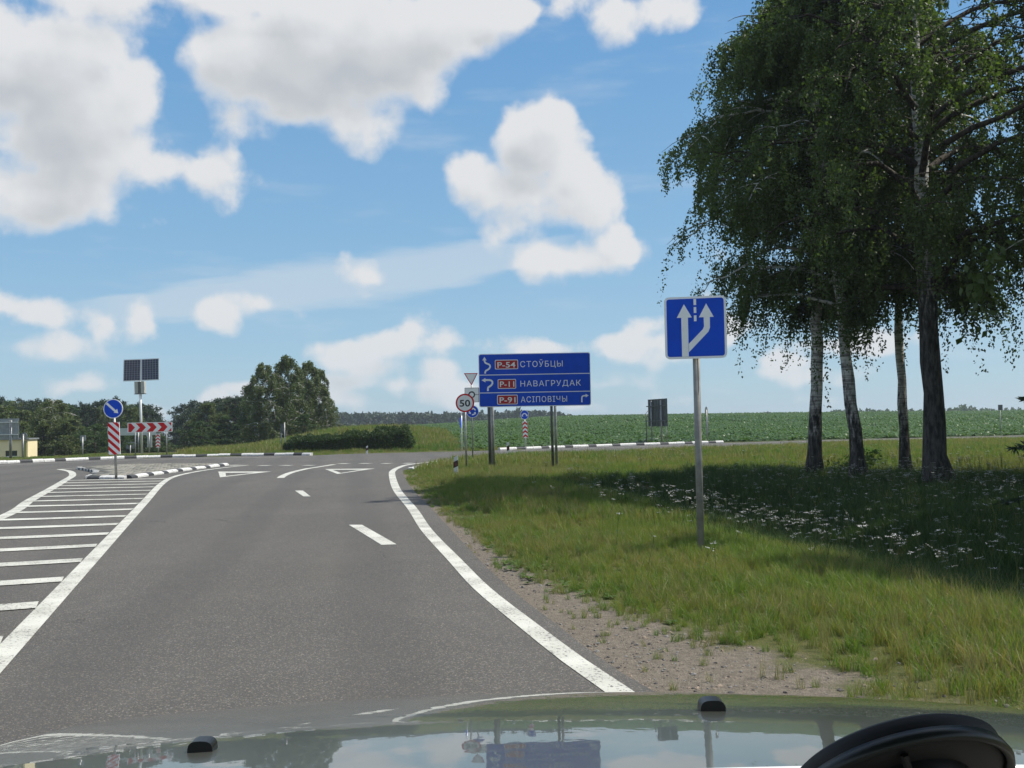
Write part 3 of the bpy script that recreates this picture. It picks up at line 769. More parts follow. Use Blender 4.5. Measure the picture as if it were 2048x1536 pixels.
for px_, dy in ((980.5, 0), (987, .55), (1105.5, .0), (1113, .55)):
    x = D(px_, 900, Y + dy).x - X0
    MB().tube([(x, dy - .02, -.4), (x - .03, dy - .02, zt - dy * .8)], .052 if px_ < 1000 else .045, 14).build('post', M['steel_dark'] if dy == 0 else M['steel'], s, True)
for z in (90, 380, 680):
    c = bp(1211, z); MB().quadbox((c[0], -.035, c[1]), (3.3, .05, .06)).build('back_rail', M['steel'], s)

# --- 50 sign
s = stand('speed_limit_sign', 933, 943, 930, 806, label='round white 50 sign with a red ring on a thin grey post', cat='road sign')
zc = zat(s, 930, 806); r_ = px2m(s, 18.6)
pole(s, .03, zc + r_ * .8)
d = MB().prism(disc_poly(r_, 48, 0, zc), -.06, -.045).build('sign_plate', M['red_ref'], s)
MB().prism(disc_poly(r_ * .99, 48, 0, zc), -.0449, -.03).build('back_plate', M['sign_back'], s)
MB().prism(disc_poly(r_ * .83, 48, 0, zc), -.063, -.0605).build('white_field', M['white_ref'], d)
text_mesh('number', '50', -r_ * .57, zc - r_ * .40, r_ * 1.14, r_ * .74, -.066, M['black'], d, .02)

# --- give way + roundabout plates
s = stand('give_way_post', 945.5, 923, 943, 760, label='grey post with a give way triangle, a pale layout plate and a blue roundabout disc', cat='road sign')
k = px2m(s, 1) / 6.4
def yp(x, z): q = D(880 + 411 / 6.4, 700 + z / 6.4, s['Y']); return ((x - 411) * k, q.z - s.location.z)
pole(s, .028, yp(411, 320)[1])
ro = [yp(315, 297), yp(411, 455), yp(493, 297)]
cen = (sum(p[0] for p in ro) / 3, sum(p[1] for p in ro) / 3)
def tri(sc): return [(cen[0] + (p[0] - cen[0]) * sc, cen[1] + (p[1] - cen[1]) * sc) for p in ro]
t1 = MB().prism(tri(1), -.06, -.045).build('triangle_plate', M['red_ref'], s); MB().prism(tri(.80), -.063, -.0605).build('white_field', M['white_ref'], t1)
a, b_ = yp(322, 670), yp(505, 483); w, h = b_[0] - a[0], b_[1] - a[1]
lpz = MB().prism(rrect(w, h, .02, a[0] + w / 2, a[1] + h / 2), -.055, -.045).build('layout_plate', M['black'], s)
MB().prism(rrect(w - .035, h - .035, .015, a[0] + w / 2, a[1] + h / 2), -.058, -.0555).build('white_field', M['white_ref'], lpz)
c = yp(411, 573)
mb = MB(); mb.prism(stroke(arc(c[0], c[1], 36 * k, -60, 295, 36), 17 * k), -.0605, -.0585)
mb.prism([yp(448, 576), yp(500, 576), yp(500, 570), yp(448, 570)], -.0605, -.0585); mb.build('ring_symbol', M['black'], lpz)
c = yp(418, 788); r_ = 80 * k
rb = MB().prism(disc_poly(r_, 44, c[0], c[1]), -.06, -.045).build('roundabout_disc', M['white_ref'], s)
MB().prism(disc_poly(r_ * .93, 44, c[0], c[1]), -.063, -.0605).build('blue_field', M['blue'], rb)
for q in (20, 140, 260):
    mb = MB(); mb.prism(stroke(arc(c[0], c[1], r_ * .50, q, q + 62, 8), r_ * .20), -.066, -.0635)
    tip = R(q + 96); e_ = R(q + 60)
    mb.prism([(c[0] + r_ * .74 * math.cos(e_), c[1] + r_ * .74 * math.sin(e_)), (c[0] + r_ * .5 * math.cos(tip), c[1] + r_ * .5 * math.sin(tip)), (c[0] + r_ * .26 * math.cos(e_), c[1] + r_ * .26 * math.sin(e_))], -.0665, -.0635)
    mb.build('arrow', M['white_ref'], rb)

# --- edge-on sign left of the 50 sign
s = stand('side_on_sign', 924, 904, 923, 826, label='very thin post with a blue disc seen edge-on, behind the 50 sign', cat='road sign')
zc = zat(s, 923, 845); pole(s, .028, zat(s, 923, 824), 'alu')
d = MB().prism(disc_poly(.30, 30, 0, zc), -.045, -.03); d.v = [(v[1] * .98 + v[0] * .17, v[0] * .98, v[2]) for v in d.v]; d.build('sign_plate', M['blue'], s)
d = MB().prism(disc_poly(.27, 30, 0, zc), -.05, -.0455); d.v = [(v[1] * .98 + v[0] * .17, v[0] * .98, v[2]) for v in d.v]; d.build('symbol', M['white_ref'], s)
MB().quadbox((0, -.03, zc + .48), (.07, .02, .16)).build('small_plate', M['white_ref'], s)

# --- pass either side sign across the road
def chevrons_up(mb_parent, x0, x1, z0, z1, n, yf, dark=False):
    pn = MB().prism([(x0, z0), (x1, z0), (x1, z1), (x0, z1)], yf, yf + .015).build('striped_panel', M['white_ref'], mb_parent)
    xm = (x0 + x1) / 2; st = (z1 - z0) / n; rise = (x1 - x0) * .42
    for i in range(n):
        z = z0 + st * i; zz = [z, z + rise, z, z + st * .45, z + st * .45 + rise, z + st * .45]
        pl_ = [(x0, zz[0]), (xm, zz[1]), (x1, zz[2]), (x1, zz[3]), (xm, min(zz[4], z1)), (x0, zz[5])]
        MB().prism(pl_, yf - .004, yf - .0005).build('red_chevron', M['red_ref'], pn)
    return pn
s = stand('pass_either_side_sign', 1052, 899, 1049, 829, label='small blue disc with a white two-way arrow above a chevron strip, across the road', cat='road sign')
k = px2m(s, 1); zc = zat(s, 1049, 829.5)
pole(s, .03, zc + .2, 'alu')
d = MB().prism(disc_poly(9.6 * k, 40, 0, zc, .88), -.06, -.045).build('sign_plate', M['white_ref'], s)
MB().prism(disc_poly(8.7 * k, 40, 0, zc, .88), -.064, -.0605).build('blue_field', M['blue'], d)
mb = MB(); mb.prism(stroke(arc(0, zc - 1.6 * k, 4.0 * k, 160, 20, 12), 2.0 * k), -.068, -.0645)
for q in (-1, 1):
    t_ = [(q * 2.2 * k, zc - 2.6 * k), (q * 6.2 * k, zc - 3.6 * k), (q * 5.6 * k, zc + 1.0 * k)]
    mb.prism(t_ if q > 0 else t_[::-1], -.0682, -.0645)
mb.build('arrow', M['white_ref'], d)
chevrons_up(s, -4.6 * k, 4.6 * k, zat(s, 1050, 876), zat(s, 1050, 842.5), 4, -.06)

# --- roadside delineator posts
def delineator(bx, by, hpx, wpx, label, lean=0.0, pt=None, band='post_band'):
    b_ = pt or G(bx, by); k = b_.y / F; o = empty('marker_post', (b_.x, b_.y, b_.z - .02), 0, label=label, cat='marker post', group='black and white roadside marker posts')
    o.rotation_euler = (0, lean, 0)
    h = hpx * k + .02; w = max(wpx * k, .05); dp = w * .6
    mb = MB(); pts = [(-w / 2, -.2), (w / 2, -.2), (w / 2, h), (-w / 2, h - w * .45)]
    mb.prism(pts, -dp / 2, dp / 2).build('post_body', M['post_white'], o)
    z0, z1 = h * .42, h * .70
    mb = MB(); e = .003; mb.prism([(-w / 2 - e, z0), (w / 2 + e, z0 + w * .5), (w / 2 + e, z1 + w * .5), (-w / 2 - e, z1)], -dp / 2 - e, dp / 2 + e).build('dark_band', M[band], o)
    MB().quadbox((0, -dp / 2 - e - .003, (z0 + z1) / 2 + w * .2), (w * .45, .005, (z1 - z0) * .5)).build('reflector', M['redr'], o)
    return o
delineator(911.5, 953.5, 42, 8.5, 'short marker post with a slanted dark band, just left of the 50 sign', lean=R(1.0))
delineator(1017, 914.5, 31, 5.2, 'marker post between the direction board and the far carriageway', lean=R(-1.5))
delineator(734, 909, 17.5, 3.4, 'small marker post in front of the clipped hedge')
delineator(504, 904, 8, 2.8, 'tiny marker post at the foot of the grass mound')
delineator(68.5, 912.6, 8.5, 3.0, 'tiny white marker post beside the cream building')
delineator(1290, 888, 11, 2.4, 'tiny marker post in the crop beside the dark back of a board')

# --- board seen from behind across the right road
s = stand('rear_facing_board', 1316, 888.5, label='dull grey back of a large ribbed board on posts, standing side-on at the crop field', cat='direction sign')
s.rotation_euler = (0, 0, R(-74)); k = px2m(s, 1)
zb, zt = 1.15, 2.9; wB = 2.9
MB().prism([(-wB / 2, zb), (wB / 2, zb), (wB / 2, zt), (-wB / 2, zt)], .02, .04).build('panel', M['sign_back_dark'], s)
for i in range(12):
    x = -wB / 2 + (i + .5) * wB / 12; MB().quadbox((x, 0, (zb + zt) / 2), (.13, .04, zt - zb)).build('rib', M['sign_back_dark'], s)
for x in (-.75, .75): MB().tube([(x, -.07, -.3), (x, -.07, zt - .1)], .055, 10).build('post', M['steel'], s, True)
for z in (zb + .35, zt - .45): MB().quadbox((0, -.10, z), (wB, .05, .06)).build('back_rail', M['steel_dark'], s)
s = stand('brace_frame', 1293.5, 889, 1292, 826, label='bare dark pole with slanting stays to the left of the dull board back', cat='pole')
zt = zat(s, 1292, 827); pole(s, .035, zt, 'steel_dark')
k = px2m(s, 1)
for dz, dz2 in ((0, 12), (-3, -12)): MB().tube([(0, 0, zt + dz * k), (12 * k, .6, zt + dz2 * k)], .02, 6).build('stay', M['steel_dark'], s)
MB().tube([(0, 0, .35), (27 * k, .8, .35)], .02, 6).build('cross_bar', M['steel'], s)
s = stand('edge_on_sign', 1333, 888, 1332, 830, label='thin pole with a sign seen exactly edge-on, right of the dull board back', cat='road sign')
zc = zat(s, 1332, 838); pole(s, .03, zc + .2)
d = MB().prism(disc_poly(.28, 24, 0, zc), -.045, -.02); d.v = [(v[1] * .97 + v[0] * .22, v[0] * .97 + .03, v[2]) for v in d.v]; d.build('sign_plate', M['sign_back_dark'], s)
s = stand('oval_sign_back', 1415, 887, 1413, 823, label='round sign back seen at a slant with a narrow plate below, across the road', cat='road sign')
zc = zat(s, 1413, 822.5); pole(s, .035, zc + .1); k = px2m(s, 1)
d = MB().prism(disc_poly(9.6 * k, 30, 0, zc), .04, .06); d.v = [(v[0] * .48, v[1] + v[0] * .9, v[2]) for v in d.v]; d.build('sign_plate', M['sign_back_dark'], s)
z0, z1 = zat(s, 1416, 866), zat(s, 1416, 834)
MB().quadbox((1.8 * k, .05, (z0 + z1) / 2), (2.6 * k, .03, z1 - z0)).build('narrow_plate', M['sign_back'], s)
s = stand('distant_sign', 2001, 868.5, 2000, 815, label='small square sign back on a tall thin pole at the far right road', cat='road sign')
zc = zat(s, 2000, 815); pole(s, .035, zc); k = px2m(s, 1); MB().quadbox((0, -.05, zc), (9 * k, .02, 11 * k)).build('sign_plate', M['sign_back_dark'], s)
# --- side-on sign before the birches
s = stand('two_post_sign', 566.5, 903, label='dark narrow sign on two thin posts in front of the big birches', cat='road sign')
k = px2m(s, 1)
for x, zt_ in ((-3.5 * k, 850), (3 * k, 844.6)): pole(s, .03, zat(s, 566, zt_), name='post', x=x)
z0, z1 = zat(s, 566, 865), zat(s, 566, 848); MB().quadbox((-1.2 * k, -.06, (z0 + z1) / 2), (6.2 * k, .03, z1 - z0)).build('sign_plate', M['sign_back_dark'], s)

# --- keep right sign on the splitter island
s = stand('keep_right_sign', 232.3, 952.5, 228, 818, z=.09, label='blue disc with a white slanting arrow above a red striped panel, on the paved island', cat='road sign')
k = px2m(s, 1); zc = zat(s, 228, 817.5); pole(s, .038, zc + .15)
d = MB().prism(disc_poly(19.3 * k, 56, 0, zc), -.07, -.05).build('sign_plate', M['white_ref'], s)
MB().prism(disc_poly(17.7 * k, 56, 0, zc), -.074, -.0705).build('blue_field', M['blue'], d)
MB().prism(disc_poly(19.1 * k, 56, 0, zc), -.0499, -.04).build('back_plate', M['sign_back'], s)
a = (-12.5 * k, zc + 11.5 * k); b_ = (4.5 * k, zc - 5.0 * k)
mb = MB(); mb.prism(stroke([a, b_], 4.4 * k), -.079, -.0745)
mb.prism([(10.3 * k, zc - 9.5 * k), (8.3 * k, zc - .5 * k), (1.0 * k, zc - 8.0 * k)][::1], -.0795, -.0745)
mb.build('arrow', M['white_ref'], d)
z0, z1 = zat(s, 232, 908.7), zat(s, 232, 844.6); w = 22.8 * k
pn = MB().prism([(-w / 2, z0), (w / 2, z0), (w / 2, z1), (-w / 2, z1)], -.07, -.045).build('striped_panel', M['white_ref'], s)
import itertools
def clip_poly(poly, x0, x1, z0, z1):
    def cl(p, f, inter):
        o = []
        for i in range(len(p)):
            a, b_ = p[i - 1], p[i]
            if f(b_):
                if not f(a): o.append(inter(a, b_))
                o.append(b_)
            elif f(a): o.append(inter(a, b_))
        return o
    def at(i, v): return lambda a, b_: tuple(a[j] + (b_[j] - a[j]) * (v - a[i]) / (b_[i] - a[i]) for j in (0, 1))
    for i, v, sg in ((0, x0, 1), (0, x1, -1), (1, z0, 1), (1, z1, -1)):
        if poly: poly = cl(poly, lambda q: (q[i] - v) * sg >= -1e-9, at(i, v))
    return poly
st = (z1 - z0) / 4.05; drop = w * .95
for i in range(-1, 6):
    zt = z1 - i * st + st * .02 + drop * .0
    pl_ = clip_poly([(-w / 2, zt - st * .45), (w / 2, zt - st * .45 - drop), (w / 2, zt - drop + st * .02), (-w / 2, zt + st * .02)], -w / 2, w / 2, z0, z1)
    if len(pl_) > 2: MB().prism(pl_, -.074, -.0705).build('red_stripe', M['red_ref'], pn)
MB().prism([(-w / 2 + .01, z0 + .01), (w / 2 - .01, z0 + .01), (w / 2 - .01, z1 - .01), (-w / 2 + .01, z1 - .01)], -.0449, -.038).build('back_plate', M['sign_back'], s)

# --- chevron board on the central island
s = stand('chevron_board', 301, 913.5, 300.5, 855, label='long low red board with white arrowheads pointing right, on two posts', cat='road sign')
k = px2m(s, 1) ; q = 1 / 4.8
def cp(x, z): return ((x / 4.8 - 300.5) * k, zat(s, 300.5, 680 + z / 4.8))
for x in (1298, 1597): pole(s, .035, cp(0, 800)[1], name='post', x=cp(x, 0)[0])
a, b_ = cp(1229, 885), cp(1657, 790)
pn = MB().prism([(a[0], a[1]), (b_[0], a[1]), (b_[0], b_[1]), (a[0], b_[1])], -.08, -.055).build('panel', M['white_ref'], s)
a, b_ = cp(1238, 880), cp(1650, 796)
MB().prism([(a[0], a[1]), (b_[0], a[1]), (b_[0], b_[1]), (a[0], b_[1])], -.084, -.0805).build('red_field', M['red_ref'], pn)
for c0 in (1262, 1366, 1470, 1574):
    pl_ = [cp(c0 + 2, 879.5), cp(c0 + 46, 879.5), cp(c0 + 86, 838), cp(c0 + 46, 796.5), cp(c0 + 2, 796.5), cp(c0 + 40, 838)]
    if c0 > 1560: pl_ = [cp(c0 + 2, 879.5), cp(c0 + 46, 879.5), cp(1650, 846), cp(1650, 830), cp(c0 + 46, 796.5), cp(c0 + 2, 796.5), cp(c0 + 40, 838)]
    MB().prism(pl_, -.088, -.0845).build('white_chevron', M['white_ref'], pn)

# --- solar panels on a mast
s = stand('solar_mast', 284, 909, 280, 765, label='tall pale mast carrying two tilted solar panels and a grey control box', cat='solar mast')
k = px2m(s, 1); zt = zat(s, 280, 742)
pole(s, 2.35 * k, zat(s, 280, 762) , 'alu', sides=16); 
MB().tube([(0, .05, zat(s, 280, 765)), (0, .12, zt)], 1.6 * k, 10).build('tilt_arm', M['steel_dark'], s, True)
for sx, cxp in ((-1, 267.5), (1, 303.6)):
    w, h = 35.4 * k, 44.0 * k; tl = R(6)
    xc = (cxp - 284.8 + 4.0) * k
    pm = MB().prism(rrect(w, h, .03, 0, 0), -.03, .02).build('solar_panel', M['alu'], s)
    pm.location = (xc, -.12, zat(s, 285, 740)); pm.rotation_euler = (-tl, R(.6) * -sx, R(1.2) * sx)
    MB().prism(rrect(w - 3.2 * k, h - 3.0 * k, .01, 0, 0), -.034, -.0305).build('cell_sheet', M['cell'], pm)
    W2, H2 = w - 3.6 * k, h - 3.4 * k; mb = MB()
    for i in range(1, 6): mb.quadbox((-W2 / 2 + W2 * i / 6, -.0355, 0), (.016, .002, H2))
    for i in range(1, 9): mb.quadbox((0, -.0358, -H2 / 2 + H2 * i / 9), (W2, .0012, .010))
    mb.build('cell_grid', M['cell_line'], pm)
z0, z1 = zat(s, 280, 787), zat(s, 280, 763)
for sx in (-1, 1): MB().quadbox((sx * 6.4 * k, .0, (z0 + z1) / 2), (6.6 * k, .28, z1 - z0)).build('control_box', M['cabinet'], s)
MB().quadbox((0, -.03, (z0 + z1) / 2), (6.0 * k, .2, z1 - z0 - .02)).build('bracket', M['steel_dark'], s)
MB().quadbox((0, 0, z0 - .02), (20.5 * k, .32, .04)).build('shelf', M['steel_dark'], s)
MB().quadbox((37.5 * k, .0, zat(s, 285, 740)), (.12, .05, .05)).build('sensor', M['alu'], s)

# --- sign backs beyond the central island
def back_sign(name, bx, Y, plate, posts, shape, m, label, cat='road sign', by=None):
    xc = D(bx, 880, Y).x; z = Hs(xc, Y)
    s = empty(name, (xc, Y, z), 0, label=label, cat=cat); s['Y'] = Y; k = Y / F
    x0, x1, y0, y1 = plate; c = ((x0 + x1) / 2 - bx) * k
    zt_, zb_ = zat(s, bx, y0), zat(s, bx, y1)
    for p in posts: pole(s, .045, zt_ - .1, 'steel', 'post', (p - bx) * k, -.06)
    if shape == 'rect': MB().prism(rrect((x1 - x0) * k, zt_ - zb_, .05, c, (zt_ + zb_) / 2), 0, .03).build('sign_plate', M[m], s)
    else: MB().prism(disc_poly((x1 - x0) / 2 * k, 30, c, (zt_ + zb_) / 2), 0, .03).build('sign_plate', M[m], s)
    return s
s = back_sign('gantry_board_back', 262, 68, (215, 312, 856, 870.6), (277.5,), 'rect', 'sign_back_white', 'long pale board seen from behind the striped and chevron panels')
s = back_sign('board_back', 260.5, 90, (251.7, 271, 884, 897.3), (261,), 'rect', 'sign_back', 'small grey board back in front of the dark wood, below the long pale board')
s = back_sign('disc_back', 299, 66, (291, 306, 859, 873), (299,), 'disc', 'sign_back_white', 'round pale sign back half hidden under the chevron board')
k = 66 / F
for x in (-3.0, 3.2): MB().quadbox((x * k, .02, zat(s, 299, 882.6)), (3.4 * k, .02, 24 * k)).build('side_plate', M['sign_back_white'], s)
s = back_sign('chevron_marker', 317, 65, (312, 321, 866, 868.5), (317.2,), 'rect', 'sign_back_white', 'narrow panel of red upward chevrons between the chevron board posts')
chevrons_up(s, -4.4 * 65 / F, 4.4 * 65 / F, zat(s, 317, 895), zat(s, 317, 868.5), 4, -.12)
s = back_sign('large_board_back', 22, 59, (-62, 37.5, 837, 877), (21, 23.6, -42), 'rect', 'sign_back', 'large grey board seen from behind at the left picture edge', 'direction sign')
k = 59 / F
for y_ in (844.5, 869): MB().quadbox((-34 * k, -.08, zat(s, 22, y_)), (98 * k, .05, 1.6 * k)).build('back_rail', M['alu'], s)
back_sign('small_disc_back', 47.3, 60, (40.5, 54.3, 865, 879), (47.3,), 'disc', 'sign_back', 'small round sign back in front of the cream building')
back_sign('square_sign_back', 166, 62, (160, 171.5, 870.6, 882), (166,), 'rect', 'sign_back', 'small square sign back standing alone before the left wood')

# --- cream building at the left edge
Yb = 72; c0 = D(55.5, 880, Yb); kb = Yb / F; zt = D(30, 879.5, Yb).z; zb_ = Hs(c0.x - 6, Yb) - .3
Lb = 16; bl = empty('cream_building', (c0.x - Lb / 2 * math.cos(R(13)), Yb - Lb / 2 * math.sin(R(13)), zb_), R(13), label='low cream rendered building with small dark windows at the left edge', cat='building')
hb = zt - zb_
wins = []
for x0, x1 in ((14.2, 36), (-19, 3), (-52, -30), (-85, -63)):
    wins.append((D(x0, 900, Yb).x - c0.x + Lb / 2, D(x1, 900, Yb).x - c0.x + Lb / 2))
zw0, zw1 = D(20, 913.3, Yb).z - zb_, D(20, 901.3, Yb).z - zb_
mb = MB(); mb.prism([(-Lb / 2, 0), (Lb / 2, 0), (Lb / 2, zw0), (-Lb / 2, zw0)], 0, .3); mb.prism([(-Lb / 2, zw1), (Lb / 2, zw1), (Lb / 2, hb), (-Lb / 2, hb)], 0, .3)
edges = sorted(wins); xs = [-Lb / 2] + [v for w_ in edges for v in w_] + [Lb / 2]
for i in range(0, len(xs), 2): mb.prism([(xs[i], zw0), (xs[i + 1], zw0), (xs[i + 1], zw1), (xs[i], zw1)], 0, .3)
mb.build('wall', M['cream'], bl)
MB().quadbox((Lb / 2 - .15, 1.6, hb / 2), (.3, 2.6, hb)).build('side_wall', M['cream'], bl)
for x in (.10, .26): pass
MB().quadbox((Lb / 2 - .22, -.06, hb / 2 - .05), (.30, .12, hb - .1)).build('corner_pilaster', M['green_trim'], bl)
MB().quadbox((0, 1.45, hb + .05), (Lb + .2, 3.2, .10)).build('roof', M['roofing'], bl)
for x0, x1 in wins:
    w_ = MB().quadbox(((x0 + x1) / 2, .17, (zw0 + zw1) / 2), (x1 - x0, .04, zw1 - zw0)).build('window', M['glass_dark'], bl)
    MB().quadbox(((x0 + x1) / 2, .14, (zw0 + zw1) / 2), (.04, .03, zw1 - zw0)).quadbox(((x0 + x1) / 2, .135, zw0 + .02), (x1 - x0, .05, .05)).build('frame', M['alu'], w_)

# --- vehicles far off on the branch road
def vehicle(name, px, Y, w, hh, m, glass, label, cat, van=False):
    x = D(px, 900, Y).x; z = Hs(x, Y) + .06; o = empty(name, (x, Y, z), R(15), label=label, cat=cat)
    L = 4.3; mb = MB()
    if van: prof = [(-L/2, .35), (L/2, .35), (L/2, hh), (-L/2 + .9, hh), (-L/2 + .1, 1.15), (-L/2, 1.0)]
    else: prof = [(-L/2, .3), (L/2, .3), (L/2, .85), (L/2 - .5, .95), (L/2 - 1.1, hh), (-L/2 + 1.6, hh), (-L/2 + .95, .95), (-L/2, .75)]
    mb.prism(prof, -w / 2, w / 2); mb.v = [(v[1], v[0], v[2]) for v in mb.v]; mb.f = [f[::-1] for f in mb.f]
    mb.build('body', m, o)
    MB().quadbox((0, -L / 2 + (.55 if van else 1.2), (hh + .95) / 2), (w * .84, .5, (hh - .95) * .72)).build('windscreen', glass, o)
    for sx in (-1, 1):
        for sy in (-1, 1):
            t = MB().tube([(sx * (w / 2 - .2), sy * L * .31, .31), (sx * (w / 2 + .01), sy * L * .31, .31)], .31, 12).build('wheel', M['rubber'], o)
        MB().quadbox((sx * w * .36, -L / 2 - .01, .72), (.28, .06, .14)).build('headlight', M['alu'], o)
        MB().quadbox((sx * (w / 2 + .09), -.75, 1.0), (.16, .10, .12)).build('mirror', m, o)
    return o
CARD = mat('dark_car_paint', (.03, .035, .04), .3, .3, coat=.6); CARB = mat('blue_grey_car_paint', (.05, .07, .08), .3, .3, coat=.6); VANW = mat('white_van_paint', (.6, .62, .62), .4, coat=.3)
vehicle('parked_car', 327, 235, 1.75, 1.45, CARB, M['glass_dark'], 'blue-grey car approaching far off, left of the black one', 'car')
vehicle('parked_car', 342.5, 232, 1.75, 1.45, CARD, M['glass_dark'], 'black car far off on the branch road, right of the blue-grey one', 'car')
vehicle('van', 308.5, 250, 1.9, 2.2, VANW, M['glass_dark'], 'white van far off behind the sign posts', 'van', True)
# --- power pole on the skyline
x = D(1536, 830, 190).x
s = empty('power_pole', (x, 190, Hs(x, 190)), 0, label='tiny power pole on the skyline of the crop field', cat='power pole'); s['Y'] = 190
h = D(1536, 822, 190).z - s.location.z; pole(s, .10, h, 'steel_dark', sides=6)
MB().quadbox((0, 0, h - .25), (1.0, .08, .08)).build('crossarm', M['steel_dark'], s)
# ------------------------------------------------------------------ trees
def unit(a): return a / (np.linalg.norm(a, axis=-1, keepdims=True) + 1e-9)
def leaf_quads(pos, axis_, size, width=.62, r=rng):
    """one bent-free diamond leaf per position, hanging along axis_"""
    n = len(pos); d = unit(axis_ + r.normal(0, .45, (n, 3))); s_ = unit(np.cross(d, r.normal(0, 1, (n, 3))))
    L = (size * r.uniform(.7, 1.25, n))[:, None]
    a = pos; b = pos + d * L * .42 + s_ * L * width / 2; c = pos + d * L; e = pos + d * L * .42 - s_ * L * width / 2
    V = np.stack([a, b, c, e], 1).reshape(-1, 3); Q = np.arange(4 * n).reshape(n, 4)
    return V, Q
class TubeSet:
    def __init__(s): s.V = []; s.Q = []; s.n = 0
    def add(s, pts, rad, sides=6):
        pts = np.asarray(pts, float); t = unit(np.gradient(pts, axis=0)); a = np.array([.13, .97, .2]); a = unit(np.cross(t, a)); b = np.cross(t, a)
        w = np.arange(sides) * 2 * math.pi / sides; rad = np.asarray(rad, float)[:, None, None]
        ring = pts[:, None, :] + (a[:, None, :] * np.cos(w)[None, :, None] + b[:, None, :] * np.sin(w)[None, :, None]) * rad
        k = len(pts); i = np.arange((k - 1) * sides).reshape(k - 1, sides)
        s.Q.append(np.stack([i, np.roll(i, -1, 1), np.roll(i, -1, 1) + sides, i + sides], -1).reshape(-1, 4) + s.n)
        s.V.append(ring.reshape(-1, 3)); s.n += k * sides
    def mesh(s, name, m): return np_mesh(name, np.concatenate(s.V), np.concatenate(s.Q), m, smooth=True)

def grow(height, r0, crown, lean, seed, n_limb=30, z_low=.22, n_leaf=50000, leaf=.06, strand=(.5, 1.7), droop=1.0, trunk_bend=.25, sub=7, thick_limbs=False, bias=None):
    """trunk and limbs as tubes, weeping strands of leaves hung on the twigs.
    crown(t) gives the reach of the limbs at height fraction t"""
    r = np.random.default_rng(seed); tb = TubeSet(); lb = TubeSet()
    zz = np.linspace(0, 1, 22); bx = trunk_bend * np.sin(zz * 4 + r.uniform(0, 6)) * zz + lean[0] * zz; by = trunk_bend * np.cos(zz * 3 + r.uniform(0, 6)) * zz + lean[1] * zz
    bx += r.normal(0, .02, 22) * (zz > .03)
    T = np.stack([bx - bx[0], by - by[0], zz * height], 1)
    rad = r0 * (1 - zz) ** .8 * .86 + .02 + r0 * .55 * np.exp(-zz * height / .28) + r.normal(0, .012 * r0 * 3, 22)
    T = np.vstack([[T[0, 0], T[0, 1], -.4], T]); rad = np.concatenate([[rad[0] * 1.1], rad])
    tb.add(T, rad, 14)
    anch = []; outs = []
    for i in range(n_limb):
        t = z_low + (1 - z_low) * ((i + r.uniform(0, .9)) / n_limb) ** .92; t = min(t, .985)
        a = i * 2.39996 + r.normal(0, .35)
        reach = crown(t, a) * r.uniform(.72, 1.12)
        if reach < .15: continue
        base = np.array([np.interp(t * height, T[:, 2], T[:, 0]), np.interp(t * height, T[:, 2], T[:, 1]), t * height])
        h_ = np.array([math.cos(a), math.sin(a), 0]); up = r.uniform(.5, .95) * (1 if t < .8 else 1.3)
        s_ = np.linspace(0, 1, 9)[:, None]
        wob = np.cumsum(r.normal(0, .035 * reach, (9, 3)), 0)
        L = base + h_ * reach * s_ + np.array([0, 0, 1]) * reach * (up * s_ - (.42 * droop + up * .45) * s_ ** 2.2) + wob * s_
        rr = np.interp(t, [0, 1], [r0 * (.42 if thick_limbs else .30), .03])
        lb.add(L, rr * (1 - s_[:, 0]) ** .9 + .008, 6)
        for k in range(sub):
            u = r.uniform(.22, 1.0); q = np.array([np.interp(u, s_[:, 0], L[:, c]) for c in range(3)])
            a2 = a + r.normal(0, .95); ln = reach * r.uniform(.18, .45) * (1.2 - .4 * u); hh = np.array([math.cos(a2), math.sin(a2), r.uniform(-.15, .45)])
            w = np.linspace(0, 1, 5)[:, None]; S = q + hh * ln * w - np.array([0, 0, 1]) * ln * .5 * droop * w ** 2
            lb.add(S, .016 * (1 - w[:, 0]) + .005, 3)
            m = 7
            for _ in range(m):
                w_ = r.uniform(.15, 1); p = q + hh * ln * w_ - np.array([0, 0, 1]) * ln * .5 * droop * w_ ** 2
                anch.append(p); outs.append(np.array([math.cos(a2), math.sin(a2), 0]))
    anch = np.array(anch); outs = np.array(outs); ns = len(anch); per = max(6, n_leaf // ns)
    keep_ = np.sin(anch[:, 0] * 2.1 + 1) * np.sin(anch[:, 1] * 2.3 + seed) * np.sin(anch[:, 2] * 1.9 + seed) > -.30
    anch = anch[keep_]; outs = outs[keep_]; ns = len(anch)
    anch = anch + r.normal(0, .12, anch.shape)
    Ls = r.uniform(strand[0], strand[1], ns) * (r.uniform(.5, 1, ns)); Ls = Ls * np.where((r.random(ns) < .30) & (anch[:, 2] < height * .62), 1.75, 1.0)
    # several leaves along each hanging strand
    t = r.uniform(0, 1, (ns, per)); o = outs[:, None, :] * (.36 * Ls[:, None, None]) * (1 - np.exp(-2.5 * t[:, :, None]))
    sway = r.normal(0, .08, (ns, 1, 3)) * t[:, :, None]
    pos = anch[:, None, :] + o + sway - np.array([0, 0, 1]) * (Ls[:, None, None] * t[:, :, None] ** 1.15 * droop) + r.normal(0, .022 + leaf * .28, (ns, per, 3))
    pos = pos.reshape(-1, 3)
    V, Q = leaf_quads(pos, np.array([0, 0, -1.0]) * droop + r.normal(0, .5 + .5 * (1 - droop), (len(pos), 3)), np.full(len(pos), leaf), r=r)
    return tb, lb, V, Q
